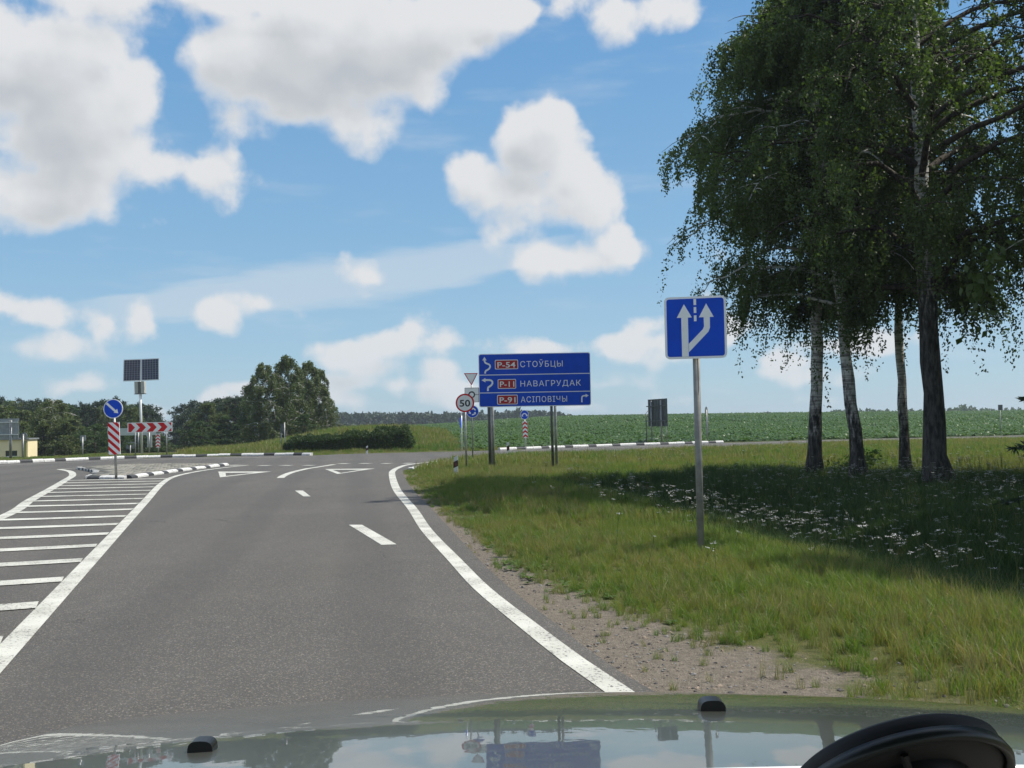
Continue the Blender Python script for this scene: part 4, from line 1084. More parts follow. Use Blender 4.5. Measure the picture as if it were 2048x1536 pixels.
def make_tree(name, loc, tb, lb, V, Q, bark, leafm, limb=None, **kw):
    o = empty(name, loc, 0, **kw)
    t = link('trunk', tb.mesh('trunk', bark), o); 
    if lb.n: link('branches', lb.mesh('branches', limb or bark), t)
    link('crown', np_mesh('crown', V, Q, leafm), o)
    return o

# the four birches on the right
def crown_round(R_, lo, mid, asym=0.0, dirn=0.0):
    def f(t, a):
        x = (t - lo) / (1 - lo); prof = math.sin(math.pi * min(1, max(0, .12 + .88 * x)) ** mid) ** .75 + .06
        return R_ * prof * (1 + asym * math.cos(a - dirn))
    return f
birches = [
 ((1629, 953), 11.6, .185, crown_round(2.35, .34, 1.2, .2, math.pi), (.3, .0), 11, 40, .35, 150000, M['bark_birch'], 'leftmost of the four roadside birches, slim trunk dark at its foot'),
 ((1717, 961), 12.4, .165, crown_round(3.0, .30, .75, .0, -2.2), (-.7, .5), 12, 40, .31, 150000, M['bark_birch'], 'second birch from the left, bowed trunk with a leafy sprout at its foot'),
 ((1812, 955), 12.8, .125, crown_round(3.0, .30, .8), (.1, .6), 13, 34, .34, 115000, M['bark_birch'], 'thinnest of the four birches, straight trunk pale above and dark below'),
 ((1880, 973), 13.8, .255, crown_round(4.5, .28, 1.0, .12, .2), (-.5, .2), 14, 50, .27, 215000, M['bark_birch_dark'], 'thickest birch with a broad black trunk, rightmost of the four in view'),
]
for (bx, by), h, r0, cr, lean, seed, nl, zl, n, bark, lab in birches:
    p = G(bx, by); tb, lb, V, Q = grow(h, r0, cr, lean, seed, nl + 14, zl, n, .076, (.35, 1.5), .9, .22, 8, seed == 14)
    make_tree('birch_tree', p, tb, lb, V, Q, bark, M['birch_leaf'], M['bark_birch'] if seed != 14 else M['bark_dark'], label=lab, cat='birch tree', group='birches on the meadow to the right')
# more of the row stands to the right of the frame; their shade falls across the meadow in view
for k, (x, y, h, seed, n) in enumerate(((15.4, 21.5, 14, 21, 46000), (14.4, 16.6, 13.5, 22, 44000), (13.2, 11.0, 12.8, 23, 40000))):
    tb, lb, V, Q = grow(h, .2, crown_round(4.4, .2, .85), (0, 0), seed, 36, .20, n, .17, (.6, 1.9), 1.0, .25, 8)
    make_tree('birch_tree', (x, y, Hs(x, y)), tb, lb, V, Q, M['bark_birch'], M['birch_leaf'], label=('birch beyond the thickest one, its twigs hanging in at the right edge', 'birch just outside the right edge that shades the flowering meadow', 'nearest birch outside the right edge that shades the nearest flowers')[k], cat='birch tree', group='birches on the meadow to the right')

# spruce whose branch tip reaches in at the right edge
def spruce(h, r_, seed, dens=1.0, ls=.12, droop=.25):
    r = np.random.default_rng(seed); tb = TubeSet(); tb.add([(0, 0, -.3), (0, 0, h * .5), (0, 0, h)], [h * .018, h * .011, .01], 8); lb = TubeSet()
    P_, A_ = [], []; nb = int(h * 14 * dens)
    for i in range(nb):
        t = (i + r.random()) / nb; z = h * (.08 + .90 * t); a = i * 2.4 + r.normal(0, .3); L = r_ * (1 - t) ** .85 * r.uniform(.75, 1.1) + .12
        d = np.array([math.cos(a), math.sin(a), 0]); m = max(8, int(L / ls * 16 * dens)); u = r.random(m) ** .7
        base = np.array([0, 0, z]) + d * L * u[:, None] + np.array([0, 0, 1]) * (L * (.12 * u - droop * 1.6 * u ** 2 + .12 * u ** 4))[:, None]
        sd_ = np.array([-d[1], d[0], 0]); w = r.normal(0, 1, m) * L * .16 * (1.15 - u)
        base += sd_ * w[:, None]; P_.append(base); A_.append(d[None] * .6 + sd_ * np.sign(w)[:, None] * .6 + np.array([0, 0, -.15]))
        s_ = np.linspace(0, 1, 4)[:, None]; lb.add(np.array([0, 0, z]) + d * L * s_ + np.array([0, 0, 1]) * L * (.12 * s_ - droop * 1.6 * s_ ** 2 + .12 * s_ ** 4), [.02, .015, .01, .004], 3)
    P_ = np.concatenate(P_); A_ = np.concatenate(A_); V, Q = leaf_quads(P_, A_, np.full(len(P_), ls), .30, r)
    return tb, lb, V, Q
p = D(2031, 918, 13.0)
tb, lb, V, Q = spruce(5.2, 1.75, 31, 1.3, .085)
make_tree('spruce_tree', (p.x + 1.6, 13.0, Hs(p.x + 1.6, 13)), tb, lb, V, Q, M['bark_dark'], M['pine_needle'], label='spruce at the right edge, only a dark branch tip showing in front of the meadow', cat='spruce tree')

# bush at the foot of the second birch
def bush(rx, ry, h, n, leaf, seed, stems=7):
    r = np.random.default_rng(seed); tb = TubeSet()
    P_ = []
    for i in range(stems):
        a = r.uniform(0, 6.28); e = np.array([math.cos(a) * rx * r.uniform(.2, .9), math.sin(a) * ry * r.uniform(.2, .9), h * r.uniform(.6, 1)])
        s_ = np.linspace(0, 1, 5)[:, None]; S = e * s_ * np.array([1, 1, 1]) + np.array([0, 0, .1 * h]) * np.sin(s_ * 3.1); tb.add(S, [.016, .013, .01, .007, .004], 4)
        m = n // stems; u = r.uniform(.3, 1, m); P_.append(e * u[:, None] + r.normal(0, .09 * h + .03, (m, 3)) * np.array([rx / h, ry / h, .8]))
    P_ = np.concatenate(P_); P_[:, 2] = np.abs(P_[:, 2]); V, Q = leaf_quads(P_, r.normal(0, 1, (len(P_), 3)) + [0, 0, -.3], np.full(len(P_), leaf), .7, r)
    return tb, V, Q
p = G(1716, 956); tb, V, Q = bush(.75, .5, .62, 900, .07, 41, 9)
o = empty('bush', (p.x, p.y + .3, p.z), 0, label='low leafy sprout growing round the foot of the bowed birch', cat='bush'); link('stems', tb.mesh('stems', M['bark_dark']), o); link('foliage', np_mesh('foliage', V, Q, M['weed']), o)

# --- far trees: a few kinds, copied with shared meshes
EMPTY_T = TubeSet()
kinds = {}
def add_kind(key, nm, cat, bark, lm, g, h):
    tb, lb, V, Q = g; root = make_tree(nm, (0, 0, -500), tb, lb, V, Q, bark, lm, label='x', cat=cat); kinds[key] = (root, h)
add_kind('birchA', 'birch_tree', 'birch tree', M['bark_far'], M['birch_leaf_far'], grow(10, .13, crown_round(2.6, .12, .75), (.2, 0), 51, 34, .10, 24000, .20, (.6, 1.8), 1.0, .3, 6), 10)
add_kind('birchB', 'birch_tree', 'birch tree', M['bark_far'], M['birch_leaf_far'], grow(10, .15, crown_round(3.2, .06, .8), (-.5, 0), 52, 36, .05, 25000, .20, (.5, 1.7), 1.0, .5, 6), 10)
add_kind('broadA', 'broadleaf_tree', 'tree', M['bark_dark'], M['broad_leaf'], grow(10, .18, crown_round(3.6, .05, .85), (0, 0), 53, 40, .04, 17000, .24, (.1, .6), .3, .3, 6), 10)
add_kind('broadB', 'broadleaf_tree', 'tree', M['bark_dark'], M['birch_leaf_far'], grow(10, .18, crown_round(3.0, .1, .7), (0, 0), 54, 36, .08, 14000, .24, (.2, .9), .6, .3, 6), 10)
def pine(seed):
    tb, lb, V, Q = grow(10, .14, lambda t, a: 2.0 * max(0, math.sin(math.pi * min(1, (t - .25) / .78))) ** .6 + .25, (0, 0), seed, 34, .30, 11000, .20, (.05, .3), .15, .25, 6)
    return tb, lb, V, Q
add_kind('pineA', 'pine_tree', 'pine tree', M['bark_dark'], M['pine_needle'], pine(55), 10)
add_kind('spruceA', 'spruce_tree', 'spruce tree', M['bark_dark'], M['pine_needle'], spruce(10, 2.1, 56, .8, .30), 10)
def place(key, px, ptop, Y, label, wide=1.0, group=None, rz=None, zb=None, far=False):
    root, h0 = kinds[key]; q = D(px, ptop, Y); z = Hs(q.x, Y) if zb is None else zb
    s_ = (q.z - z) / h0; c = copy_tree(root); c.location = (q.x, Y, z - .05 * s_); c.scale = (s_ * wide, s_ * wide, s_); c.rotation_euler = (0, 0, rz if rz is not None else random.uniform(0, 6.28))
    c['label'] = label
    if group: c['group'] = group
    return c
# group on the mound in the middle left
place('birchA', 571, 711, 84, 'tallest white-stemmed birch on the mound behind the two-post sign', 1.0, rz=.4)
place('birchB', 535, 726, 83, 'broad weeping birch just left of the tallest one on the mound', .95, rz=2.0)
place('birchA', 618, 722, 88, 'dark birch on the right of the mound group with ragged hanging twigs', .95, rz=3.1)
place('birchA', 640, 738, 90, 'rightmost tall birch of the mound group, against the sky', .75, rz=5.1)
place('broadA', 585, 770, 92, 'dark filled crown low behind the mound birches', 1.3)
place('birchB', 655, 792, 86, 'smallest ragged birch at the right foot of the mound group', .95, rz=1.1)
place('broadA', 610, 830, 82, 'round bush-like tree under the mound birches', 1.25)
place('broadA', 505, 775, 88, 'dark rounded tree at the left shoulder of the mound birches', 1.0)
place('spruceA', 493, 782, 98, 'dark spruce point left of the mound birches', 1.2)
place('pineA', 473, 800, 100, 'shaded pine between the spruce point and the left tree group', 1.5)
place('broadB', 455, 803, 102, 'mid green crown in the row left of the mound', 1.2)
place('spruceA', 437, 803, 110, 'small dark spruce spire in the row left of the mound', 1.0)
place('broadB', 412, 808, 98, 'pale rounded crown near the left end of the row by the branch road', 1.15)
place('broadA', 400, 845, 84, 'low dense bushy tree in front of the row by the branch road', 1.5)
place('pineA', 372, 833, 108, 'leftmost tree of the row, leaning over the far road gap', 1.2)
place('broadA', 440, 850, 88, 'low dark tree filling the foot of the row', 1.5)
place('broadA', 520, 838, 92, 'dark low tree below the weeping birch on the mound', 1.5)
place('pineA', 386, 822, 125, 'thin pine behind the leftmost tree of the row', 1.2)
place('broadA', 478, 850, 94, 'dark undergrowth tree at the left foot of the mound', 1.6)
place('broadA', 548, 850, 90, 'dark undergrowth tree at the centre of the mound group', 1.6)
place('broadB', 362, 868, 150, 'small distant crown right of the far road gap', 1.8)
# wood on the left
place('birchB', 110, 797, 84, 'big spreading birch with several pale stems left of the keep right sign', 1.25, rz=.8)
place('birchA', 96, 803, 86, 'slim birch crown on the left side of the big spreading birch', 1.1)
place('broadB', 140, 838, 82, 'light green bushy tree right of the big spreading birch', 1.7)
place('broadB', 84, 850, 82, 'light green low tree left of the big spreading birch', 1.6)
place('broadA', 192, 850, 78, 'dark round tree behind the small square sign back', 1.5)
place('broadA', 222, 858, 82, 'dark round tree behind the keep right sign', 1.6)
place('birchA', 268, 815, 96, 'birch crown behind the solar mast', 1.3, rz=2.2)
place('pineA', 290, 824, 104, 'pine at the right end of the left wood, sloping toward the road gap', 1.4)
place('broadB', 302, 852, 110, 'small tree at the very end of the left wood by the road gap', 1.5)
place('spruceA', 32, 801, 112, 'pointed spruce spire above the wood at the far left', .8)
place('spruceA', 67, 803, 112, 'second spruce spire above the wood, beside the big birch', .8)
place('broadB', 14, 812, 98, 'brownish crown above the large board back at the left edge', 1.7)
place('broadB', 50, 822, 92, 'green crown above the small disc sign back', 1.5)
place('broadA', 62, 868, 98, 'dark undergrowth right behind the cream building', 1.8)
wood = 'trees of the solid wood behind the roundabout'
for i in range(68):
    px = -240 + i * 8.4 + random.uniform(-3, 3)
    if px > 318: px = random.uniform(-40, 300)
    top = 812 + (px - 0) * .008 + random.uniform(-10, 9) + max(0, (px - 285)) * 1.1
    place(('pineA', 'spruceA', 'broadA', 'pineA', 'birchA', 'spruceA', 'pineA')[i % 7], px, top, random.uniform(105, 140), 'dark tree standing in the dense wood behind the central island', (1.2, .8, 1.4, 1.1)[i % 4], wood)
for i in range(26):
    px = -260 + i * 22 + random.uniform(-6, 6)
    place('broadA', px, 862 + random.uniform(-8, 8) , random.uniform(94, 104), 'dark low tree filling the edge of the wood behind the central island', 2.0, 'low trees along the edge of the wood')
for i in range(7):
    px = 365 + i * 20 + random.uniform(-5, 5); place('pineA', px, 815 - i * 2 + random.uniform(-5, 8), random.uniform(120, 150), 'dark tree in the wood behind the row by the branch road', 1.4, 'dark trees behind the row by the branch road')
for i in range(6):
    px = 358 + i * 8; place('broadA', px, 878 - i * 3, 250 + i * 10, 'far tree beside the branch road in the gap', 2.2, 'far trees beside the branch road')
for i in range(5):
    px = 318 - i * 8; place('broadA', px, 876 - i * 3, 240 + i * 12, 'far tree on the left of the branch road in the gap', 2.2, 'far trees on the left of the branch road')
for k_, (root, h) in kinds.items():
    for ch in list(root.children_recursive): bpy.data.objects.remove(ch)
    bpy.data.objects.remove(root)

# --- far-off wood that reads as one band
def band(x0, x1, ytop, Ymin, Ymax, n, seed, rr=(.8, 1.2)):
    r = np.random.default_rng(seed); VV, QQ, k = [], [], 0
    for i in range(n):
        px = r.uniform(x0, x1); Y = r.uniform(Ymin, Ymax); top = D(px, ytop(px) + r.normal(0, 2.0), Y); zb = Hs(top.x, Y); h = top.z - zb
        con = r.random() < .35; w = h * (.13 if con else .27); m = 110
        t = r.random(m) ** .8
        prof = (1 - t) ** .8 if con else np.sqrt(np.clip(1 - (2 * t - .75) ** 2 * .62, .02, 1)) * (1 - t ** 6)
        a = r.uniform(0, 6.28, m); q = r.random(m) ** .4
        p = np.stack([top.x + np.cos(a) * w * prof * q, Y + np.sin(a) * w * prof * q, zb + h * t], 1)
        V, Q = leaf_quads(p, r.normal(0, 1, (m, 3)), np.full(m, h * .15 if not con else h * .10), .8, r); VV.append(V); QQ.append(Q + k); k += len(V)
    return np.concatenate(VV), np.concatenate(QQ)
V, Q = band(560, 1205, lambda px: 830 + (8 * (px - 1100) / 100 if px > 1100 else 0) - 4 * math.exp(-((px - 1060) / 60) ** 2), 380, 470, 620, 61)
tag(link('distant_forest', np_mesh('distant_forest', V, Q, M['pine_needle'])), 'dark band of distant forest beyond the crop field', 'forest', kind='stuff')
V, Q = band(1480, 2150, lambda px: 826.5 - .012 * (px - 1480) - (6 * math.exp(-((px - 1930) / 22) ** 2)) + (5 if px < 1660 else 0), 400, 480, 380, 62)
tag(link('distant_trees', np_mesh('distant_trees', V, Q, M['broad_leaf'])), 'low line of distant trees on the right beyond the crop field', 'trees', kind='stuff')

# --- clipped hedge and the bush at its end, before the mound
def hedge(x0, x1, Yc, dpt, hfun, n, seed, leaf=.10):
    r = np.random.default_rng(seed); u = r.uniform(0, 1, n); X = x0 + (x1 - x0) * u; hh = hfun(u) * (1 + .05 * np.sin(x0 * 3 + u * 31) + .04 * np.sin(u * 83) + r.normal(0, .045, n))
    th = r.uniform(0, math.pi, n); q = r.uniform(.80, 1.04, n) + .05 * np.sin(X * 3.1) + .04 * np.sin(X * 7.7)
    y = Yc - np.cos(th) * dpt * q; z = (np.abs(np.sin(th)) ** .55) * hh * q; low = r.random(n) < .35; z = np.where(low, r.random(n) * hh * .8, z); y = np.where(low, Yc - dpt * q, y)
    p = np.stack([X, y, z + H(X, np.full(n, Yc)) * .6], 1)
    return leaf_quads(p, r.normal(0, 1, (n, 3)) + [0, 0, .3], np.full(n, leaf), .7, r)
a, b_ = D(578, 900, 60), D(824, 900, 58)
V, Q = hedge(a.x, b_.x, 59.3, .9, lambda u: .92 + .30 * sstep(u, .25, .75) + .22 * np.exp(-((u - .88) / .10) ** 2) - .75 * sstep(u, .955, 1.0) - .35 * (1 - sstep(u, 0, .05)), 26000, 71)
o = empty('hedge', ((a.x + b_.x) / 2, 59.3, -.02), 0, label='long clipped dark green hedge in front of the grass mound', cat='hedge')
V[:, 0] -= o.location.x; V[:, 1] -= 59.3; V[:, 2] += .02; link('foliage', np_mesh('foliage', V, Q, M['hedge_leaf']), o)
tb = TubeSet()
for i in range(24): x = (a.x - b_.x) / 2 + .3 + (b_.x - a.x - .6) * i / 23; tb.add([(x, 0, -.2), (x + .03, .05, .5), (x, .1, .75)], [.03, .025, .01], 5)
link('stems', tb.mesh('stems', M['bark_dark']), o)

# ------------------------------------------------------------------ grass, crop and flowers
def tuft(name, n, h, spread, w, m, seed, bend=.5, seedhead=0, seg=3):
    r = np.random.default_rng(seed); V = []; Q = []
    for i in range(n):
        a = r.uniform(0, 6.28); rr = spread * math.sqrt(r.random()); b0 = np.array([rr * math.cos(a), rr * math.sin(a), -.01]); hh = h * r.uniform(.45, 1.15)
        a2 = r.uniform(0, 6.28); ln = bend * hh * r.uniform(.2, 1.1); d = np.array([math.cos(a2), math.sin(a2), 0]); sdv = np.array([-d[1], d[0], 0]); sdv = sdv * math.cos(.5) + d * math.sin(r.uniform(-1, 1)); ww = w * r.uniform(.6, 1.3)
        k = len(V)
        for j in range(seg + 1):
            t = j / seg; c = b0 + d * ln * t ** 1.8 + np.array([0, 0, hh * t * (1 - .18 * bend * t)]); wd = ww * (1 - t) ** .7 * .5 + .0006
            V += [c - sdv * wd, c + sdv * wd]
        for j in range(seg): Q.append((k + 2 * j, k + 2 * j + 1, k + 2 * j + 3, k + 2 * j + 2))
    me = np_mesh(name, V, Q, m); o = bpy.data.objects.new(name, me); return o
def weed(name, n, L, w, m, seed, rise=.5):
    r = np.random.default_rng(seed); V = []; Q = []
    for i in range(n):
        a = i * 2.4 + r.normal(0, .2); d = np.array([math.cos(a), math.sin(a), 0]); s_ = np.array([-d[1], d[0], 0]); l = L * r.uniform(.6, 1.1); k = len(V); up = rise * r.uniform(.3, 1.2)
        for t, ww in ((0, .12), (.3, .35), (.62, .5), (.88, .32), (1, .02)):
            c = d * l * t + np.array([0, 0, l * (up * t - up * .75 * t * t) + .01]); V += [c - s_ * w * ww + np.array([0, 0, ww * w * .3]), c + s_ * w * ww + np.array([0, 0, ww * w * .3])]
        for j in range(4): Q.append((k + 2 * j, k + 2 * j + 1, k + 2 * j + 3, k + 2 * j + 2))
    return bpy.data.objects.new(name, np_mesh(name, V, Q, m))
def umbel(name, h, seed, heads=4):
    """yarrow-like flower: thin stem forking into flat white heads"""
    r = np.random.default_rng(seed); V = []; Q = []; mi = []
    def bar(a, b, w, mat_):
        k = len(V); a = np.array(a); b = np.array(b); s_ = np.array([w, 0, 0]); s2 = np.array([0, w, 0])
        V.extend([a - s_, a + s_, b + s_, b - s_, a - s2, a + s2, b + s2, b - s2]); Q.extend([(k, k+1, k+2, k+3), (k+4, k+5, k+6, k+7)]); mi.extend([mat_] * 2)
    top = np.array([r.normal(0, .05), r.normal(0, .05), h * .8]); bar((0, 0, 0), top, .0028, 1)
    for i in range(heads):
        e = top + np.array([r.normal(0, .035), r.normal(0, .035), h * .2 * r.uniform(.7, 1.1)]); bar(top, e, .0018, 1)
        for j in range(7):
            c = e + np.array([r.normal(0, .013), r.normal(0, .013), r.normal(0, .003)]); q = .0062; k = len(V); a = r.uniform(0, 1.5)
            dx = np.array([math.cos(a) * q, math.sin(a) * q, r.normal(0, .002)]); dy = np.array([-math.sin(a) * q, math.cos(a) * q, r.normal(0, .002)])
            V.extend([c - dx, c - dy, c + dx, c + dy]); Q.append((k, k+1, k+2, k+3)); mi.append(0)
    return bpy.data.objects.new(name, np_mesh(name, V, Q, [M['flower'], M['stalk']], mi))
def stone_src(name, seed, m):
    r = np.random.default_rng(seed); import bmesh
    bm = bmesh.new(); bmesh.ops.create_icosphere(bm, subdivisions=1, radius=1)
    for v in bm.verts: v.co *= r.uniform(.7, 1.2); v.co.z *= .65
    me = bpy.data.meshes.new(name); bm.to_mesh(me); bm.free(); me.materials.append(m); return bpy.data.objects.new(name, me)

def scatter(name, srcs, pts, scale, which=None, tilt=.12, label=None, cat=None):
    """one mass of plants: instances of the source plants on real ground points"""
    n = len(pts); me = bpy.data.meshes.new(name); me.vertices.add(n); me.vertices.foreach_set('co', np.asarray(pts, np.float32).ravel())
    a = me.attributes.new('scl', 'FLOAT', 'POINT'); a.data.foreach_set('value', np.asarray(scale, np.float32))
    a = me.attributes.new('idx', 'INT', 'POINT'); a.data.foreach_set('value', (rng.integers(0, len(srcs), n) if which is None else which).astype(np.int32))
    rot = np.stack([rng.normal(0, tilt, n), rng.normal(0, tilt, n), rng.uniform(0, 6.28, n)], 1)
    a = me.attributes.new('rot', 'FLOAT_VECTOR', 'POINT'); a.data.foreach_set('vector', rot.astype(np.float32).ravel())
    me.update()
    col = bpy.data.collections.new(name + '_source')
    for i, s_ in enumerate(srcs): col.objects.link(s_)
    o = link(name, me); tag(o, label, cat, kind='stuff')
    g = bpy.data.node_groups.new(name, 'GeometryNodeTree'); g.is_modifier = True
    g.interface.new_socket('Geometry', in_out='INPUT', socket_type='NodeSocketGeometry'); g.interface.new_socket('Geometry', in_out='OUTPUT', socket_type='NodeSocketGeometry')
    gi = g.nodes.new('NodeGroupInput'); go = g.nodes.new('NodeGroupOutput'); ip = g.nodes.new('GeometryNodeInstanceOnPoints'); ci = g.nodes.new('GeometryNodeCollectionInfo')
    ci.inputs['Collection'].default_value = col; ci.inputs['Separate Children'].default_value = True; ci.inputs['Reset Children'].default_value = True
    def att(nm, ty):
        x = g.nodes.new('GeometryNodeInputNamedAttribute'); x.data_type = ty; x.inputs['Name'].default_value = nm; return [q for q in x.outputs if q.enabled and q.name == 'Attribute'][0]
    L = g.links.new; L(gi.outputs[0], ip.inputs['Points']); L(ci.outputs[0], ip.inputs['Instance']); ip.inputs['Pick Instance'].default_value = True
    L(att('idx', 'INT'), ip.inputs['Instance Index']); L(att('rot', 'FLOAT_VECTOR'), ip.inputs['Rotation']); L(att('scl', 'FLOAT'), ip.inputs['Scale'])
    L(ip.outputs[0], go.inputs[0]); md = o.modifiers.new('scatter', 'NODES'); md.node_group = g
    return o
def rnd(x0, x1, y0, y1, dens):
    n = int((x1 - x0) * (y1 - y0) * dens); return rng.uniform(x0, x1, n), rng.uniform(y0, y1, n)
def in_view(x, y, m=.06): return (np.abs(x / y) < .512 + m)
def off_road(x, y, d=0.0): return (~inside(x, y, ROADPOLY)) & (poly_dist(x, y, ROAD_EDGE + far_left[:1]) > d)
def to3(x, y, dz=0): return np.stack([x, y, H(x, y) + dz], 1)
def vnoise(x, y, s, seed=0):
    r = np.random.default_rng(seed); z = 0
    for i in range(5):
        a = r.uniform(0, 6.28); k = s * 1.7 ** i * .6; z = z + np.sin((x * math.cos(a) + y * math.sin(a)) * k + r.uniform(0, 6.28) + 1.3 * np.sin((x * math.sin(a) - y * math.cos(a)) * k * .8)) / (1 + i * .4)
    return z / 2.6

def hollow(x, y): return np.exp(-(np.maximum(poly_dist(x, y, [(8.5, 8), (8.5, 14), (8.0, 19), (6.0, 23)]) - np.interp(y, [7, 14, 22], [2.6, 4.2, 3.8]), 0) / 1.0) ** 2)  # zone of tree shade, planted with the darkened herbs to deepen it
near_src = [tuft('grass_tuft_a', 34, .20, .07, .006, M['grass'], 1), tuft('grass_tuft_b', 30, .25, .08, .006, M['grass'], 2, .7), tuft('grass_tuft_c', 26, .30, .06, .005, M['grass_dry'], 3, .4),
            tuft('grass_tuft_d', 34, .22, .08, .007, M['grass_deep'], 4, .8), tuft('grass_tuft_e', 16, .42, .06, .004, M['grass_dry'], 5, .35), tuft('herb_tuft', 30, .30, .08, .012, M['herb_shaded'], 16, .6)]
# nearest verge
x, y = rnd(-1, 9, 3.4, 15, 150); keep = in_view(x, y) & off_road(x, y, .03); x, y = x[keep], y[keep]
s_ = soil_at(x, y); nn = vnoise(x, y, 1.3, 3); keep = rng.random(len(x)) < np.clip(1.15 - s_ * 1.05 + nn * .55 * (s_ > .05), .04, 1); x, y, s_ = x[keep], y[keep], s_[keep]
sc = rng.uniform(.38, .78, len(x)) * (1 - .45 * s_) * (.85 + .45 * sstep(x - .25 * y, -1, 3))
pk = rng.random(len(x)) * .75 + .12 + vnoise(x, y, .9, 5) * .55
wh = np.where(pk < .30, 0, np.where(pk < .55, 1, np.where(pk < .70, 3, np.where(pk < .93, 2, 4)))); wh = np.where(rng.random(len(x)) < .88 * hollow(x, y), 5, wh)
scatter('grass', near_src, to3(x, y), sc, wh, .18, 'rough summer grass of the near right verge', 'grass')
mid_src = [tuft('grass_clump_a', 46, .24, .16, .011, M['grass'], 6), tuft('grass_clump_b', 40, .30, .18, .011, M['grass'], 7, .6), tuft('grass_clump_c', 36, .36, .16, .009, M['grass_dry'], 8, .4),
           tuft('grass_clump_d', 46, .28, .18, .013, M['grass_deep'], 9, .7), tuft('herb_clump', 46, .34, .17, .018, M['herb_shaded'], 17, .6)]
x, y = rnd(-5, 20, 14.5, 34, 42); keep = in_view(x, y) & off_road(x, y, .05); x, y = x[keep], y[keep]
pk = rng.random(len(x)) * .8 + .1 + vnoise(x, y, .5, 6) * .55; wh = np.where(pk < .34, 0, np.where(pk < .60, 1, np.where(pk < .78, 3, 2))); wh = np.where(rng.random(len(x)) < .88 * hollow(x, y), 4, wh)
de = poly_dist(x, y, ROAD_EDGE)
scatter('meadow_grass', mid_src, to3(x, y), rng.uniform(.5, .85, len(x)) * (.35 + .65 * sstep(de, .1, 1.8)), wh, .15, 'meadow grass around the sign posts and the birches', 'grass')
far_src = [tuft('grass_far_a', 40, .30, .35, .030, M['grass'], 10), tuft('grass_far_b', 36, .38, .36, .028, M['grass_dry'], 11, .4), tuft('grass_far_c', 40, .32, .36, .030, M['grass_deep'], 12)]
x, y = rnd(-4, 42, 33, 72, 9); keep = in_view(x, y) & off_road(x, y, .25) & (field_d(x, y) < -4); x, y = x[keep], y[keep]; keep = rng.random(len(x)) > soil_at(x, y) * 1.2; x, y = x[keep], y[keep]
pk = rng.random(len(x)) + vnoise(x, y, .22, 7) * .45; wh = np.where(pk < .45, 0, np.where(pk < .85, 1, 2))
scatter('far_grass', far_src, to3(x, y), rng.uniform(.5, .9, len(x)), wh, .12, 'sunlit grass between the birches and the far road', 'grass')
# central island and the foot of the wood
x, y = rnd(-44, -7, 44, 74, 7); keep = in_view(x, y) & ~inside(x, y, ROADPOLY) & (poly_dist(x, y, far_left) > .3) & ~((np.abs(x + math.tan(R(19.15)) * y) < 3.7) & (y > 61)); x, y = x[keep], y[keep]
pk = rng.random(len(x)) + vnoise(x, y, .2, 8) * .4; wh = np.where(pk < .5, 0, np.where(pk < .74, 1, 2))
scatter('island_grass', far_src, to3(x, y), rng.uniform(.22, .40, len(x)), wh, .12, 'mown grass of the central island', 'grass')
# tall rough grass over the mound and the field corner
x, y = rnd(-22, 0, 57, 88, 8); keep = off_road(x, y, .4) & (crop_at(x, y) < .5) & ((x > -20) | (y > 66)) & (y > 56.8) & (poly_dist(x, y, far_mid) > .4); x, y = x[keep], y[keep]
pk = rng.random(len(x)) + vnoise(x, y, .3, 9) * .5; wh = np.where(pk < .46, 0, np.where(pk < .80, 1, 2))
scatter('mound_grass', far_src, to3(x, y), rng.uniform(.7, 1.35, len(x)) * np.where((y < 59) , .55, 1), wh, .15, 'tall rough grass on the mound behind the hedge', 'grass')
# crop field
crop_src = [weed('crop_plant_a', 11, .34, .12, M['crop_leaf'], 20, 1.3), weed('crop_plant_b', 12, .38, .11, M['crop_leaf'], 21, 1.6), weed('crop_plant_c', 10, .30, .13, M['crop_leaf'], 22, 1.1)]
x, y = rnd(-14, 66, 57, 120, 3.6); keep = in_view(x, y) & (crop_at(x, y) > .5); x, y = x[keep], y[keep]; x2, y2 = rnd(-32, 130, 120, 240, 1.5); keep = in_view(x2, y2) & (crop_at(x2, y2) > .5); x2, y2 = x2[keep], y2[keep]
print('crop', len(x), len(x2))
scatter('crop_plants', crop_src, np.concatenate([to3(x, y), to3(x2, y2)]), np.concatenate([rng.uniform(.8, 1.35, len(x)), rng.uniform(1.1, 1.9, len(x2))]), None, .12, 'leafy green crop covering the rising field beyond the road', 'crop')
# white umbels: dense in the shaded hollow, thinner in the sun
fl_src = [umbel('yarrow_a', .55, 30, 4), umbel('yarrow_b', .62, 31, 5), umbel('yarrow_c', .46, 32, 3)]
x, y = rnd(-1, 16, 7, 28, 34); dd = poly_dist(x, y, DITCH); pr = np.exp(-((x - np.interp(y, [7, 14, 28], [6.6, 6.6, 9])) / np.interp(y, [7, 28], [2.8, 5.5])) ** 2) * (.5 + .5 * vnoise(x, y, .45, 11)) * np.interp(y, [6, 9, 20, 25, 28], [.5, 1, 1, .35, .0]) * sstep(x, -1, 3.2)
keep = in_view(x, y) & (rng.random(len(x)) < pr) & off_road(x, y, 1.2); x, y = x[keep], y[keep]
xe, ye = rng.uniform(0, 1, 150), rng.normal(0, .35, 150); ex = np.interp(xe, [0, .25, .6, 1], [1.4, 2.2, 2.7, 4.0]) + ye; ey = np.interp(xe, [0, .25, .6, 1], [20, 15.5, 12.5, 8.2]) + rng.normal(0, .3, 150)
x = np.concatenate([x, ex]); y = np.concatenate([y, ey])
x3, y3 = rnd(2, 16, 28, 44, .9); keep = rng.random(len(x3)) < .5 + .5 * vnoise(x3, y3, .3, 12); x = np.concatenate([x, x3[keep]]); y = np.concatenate([y, y3[keep]])
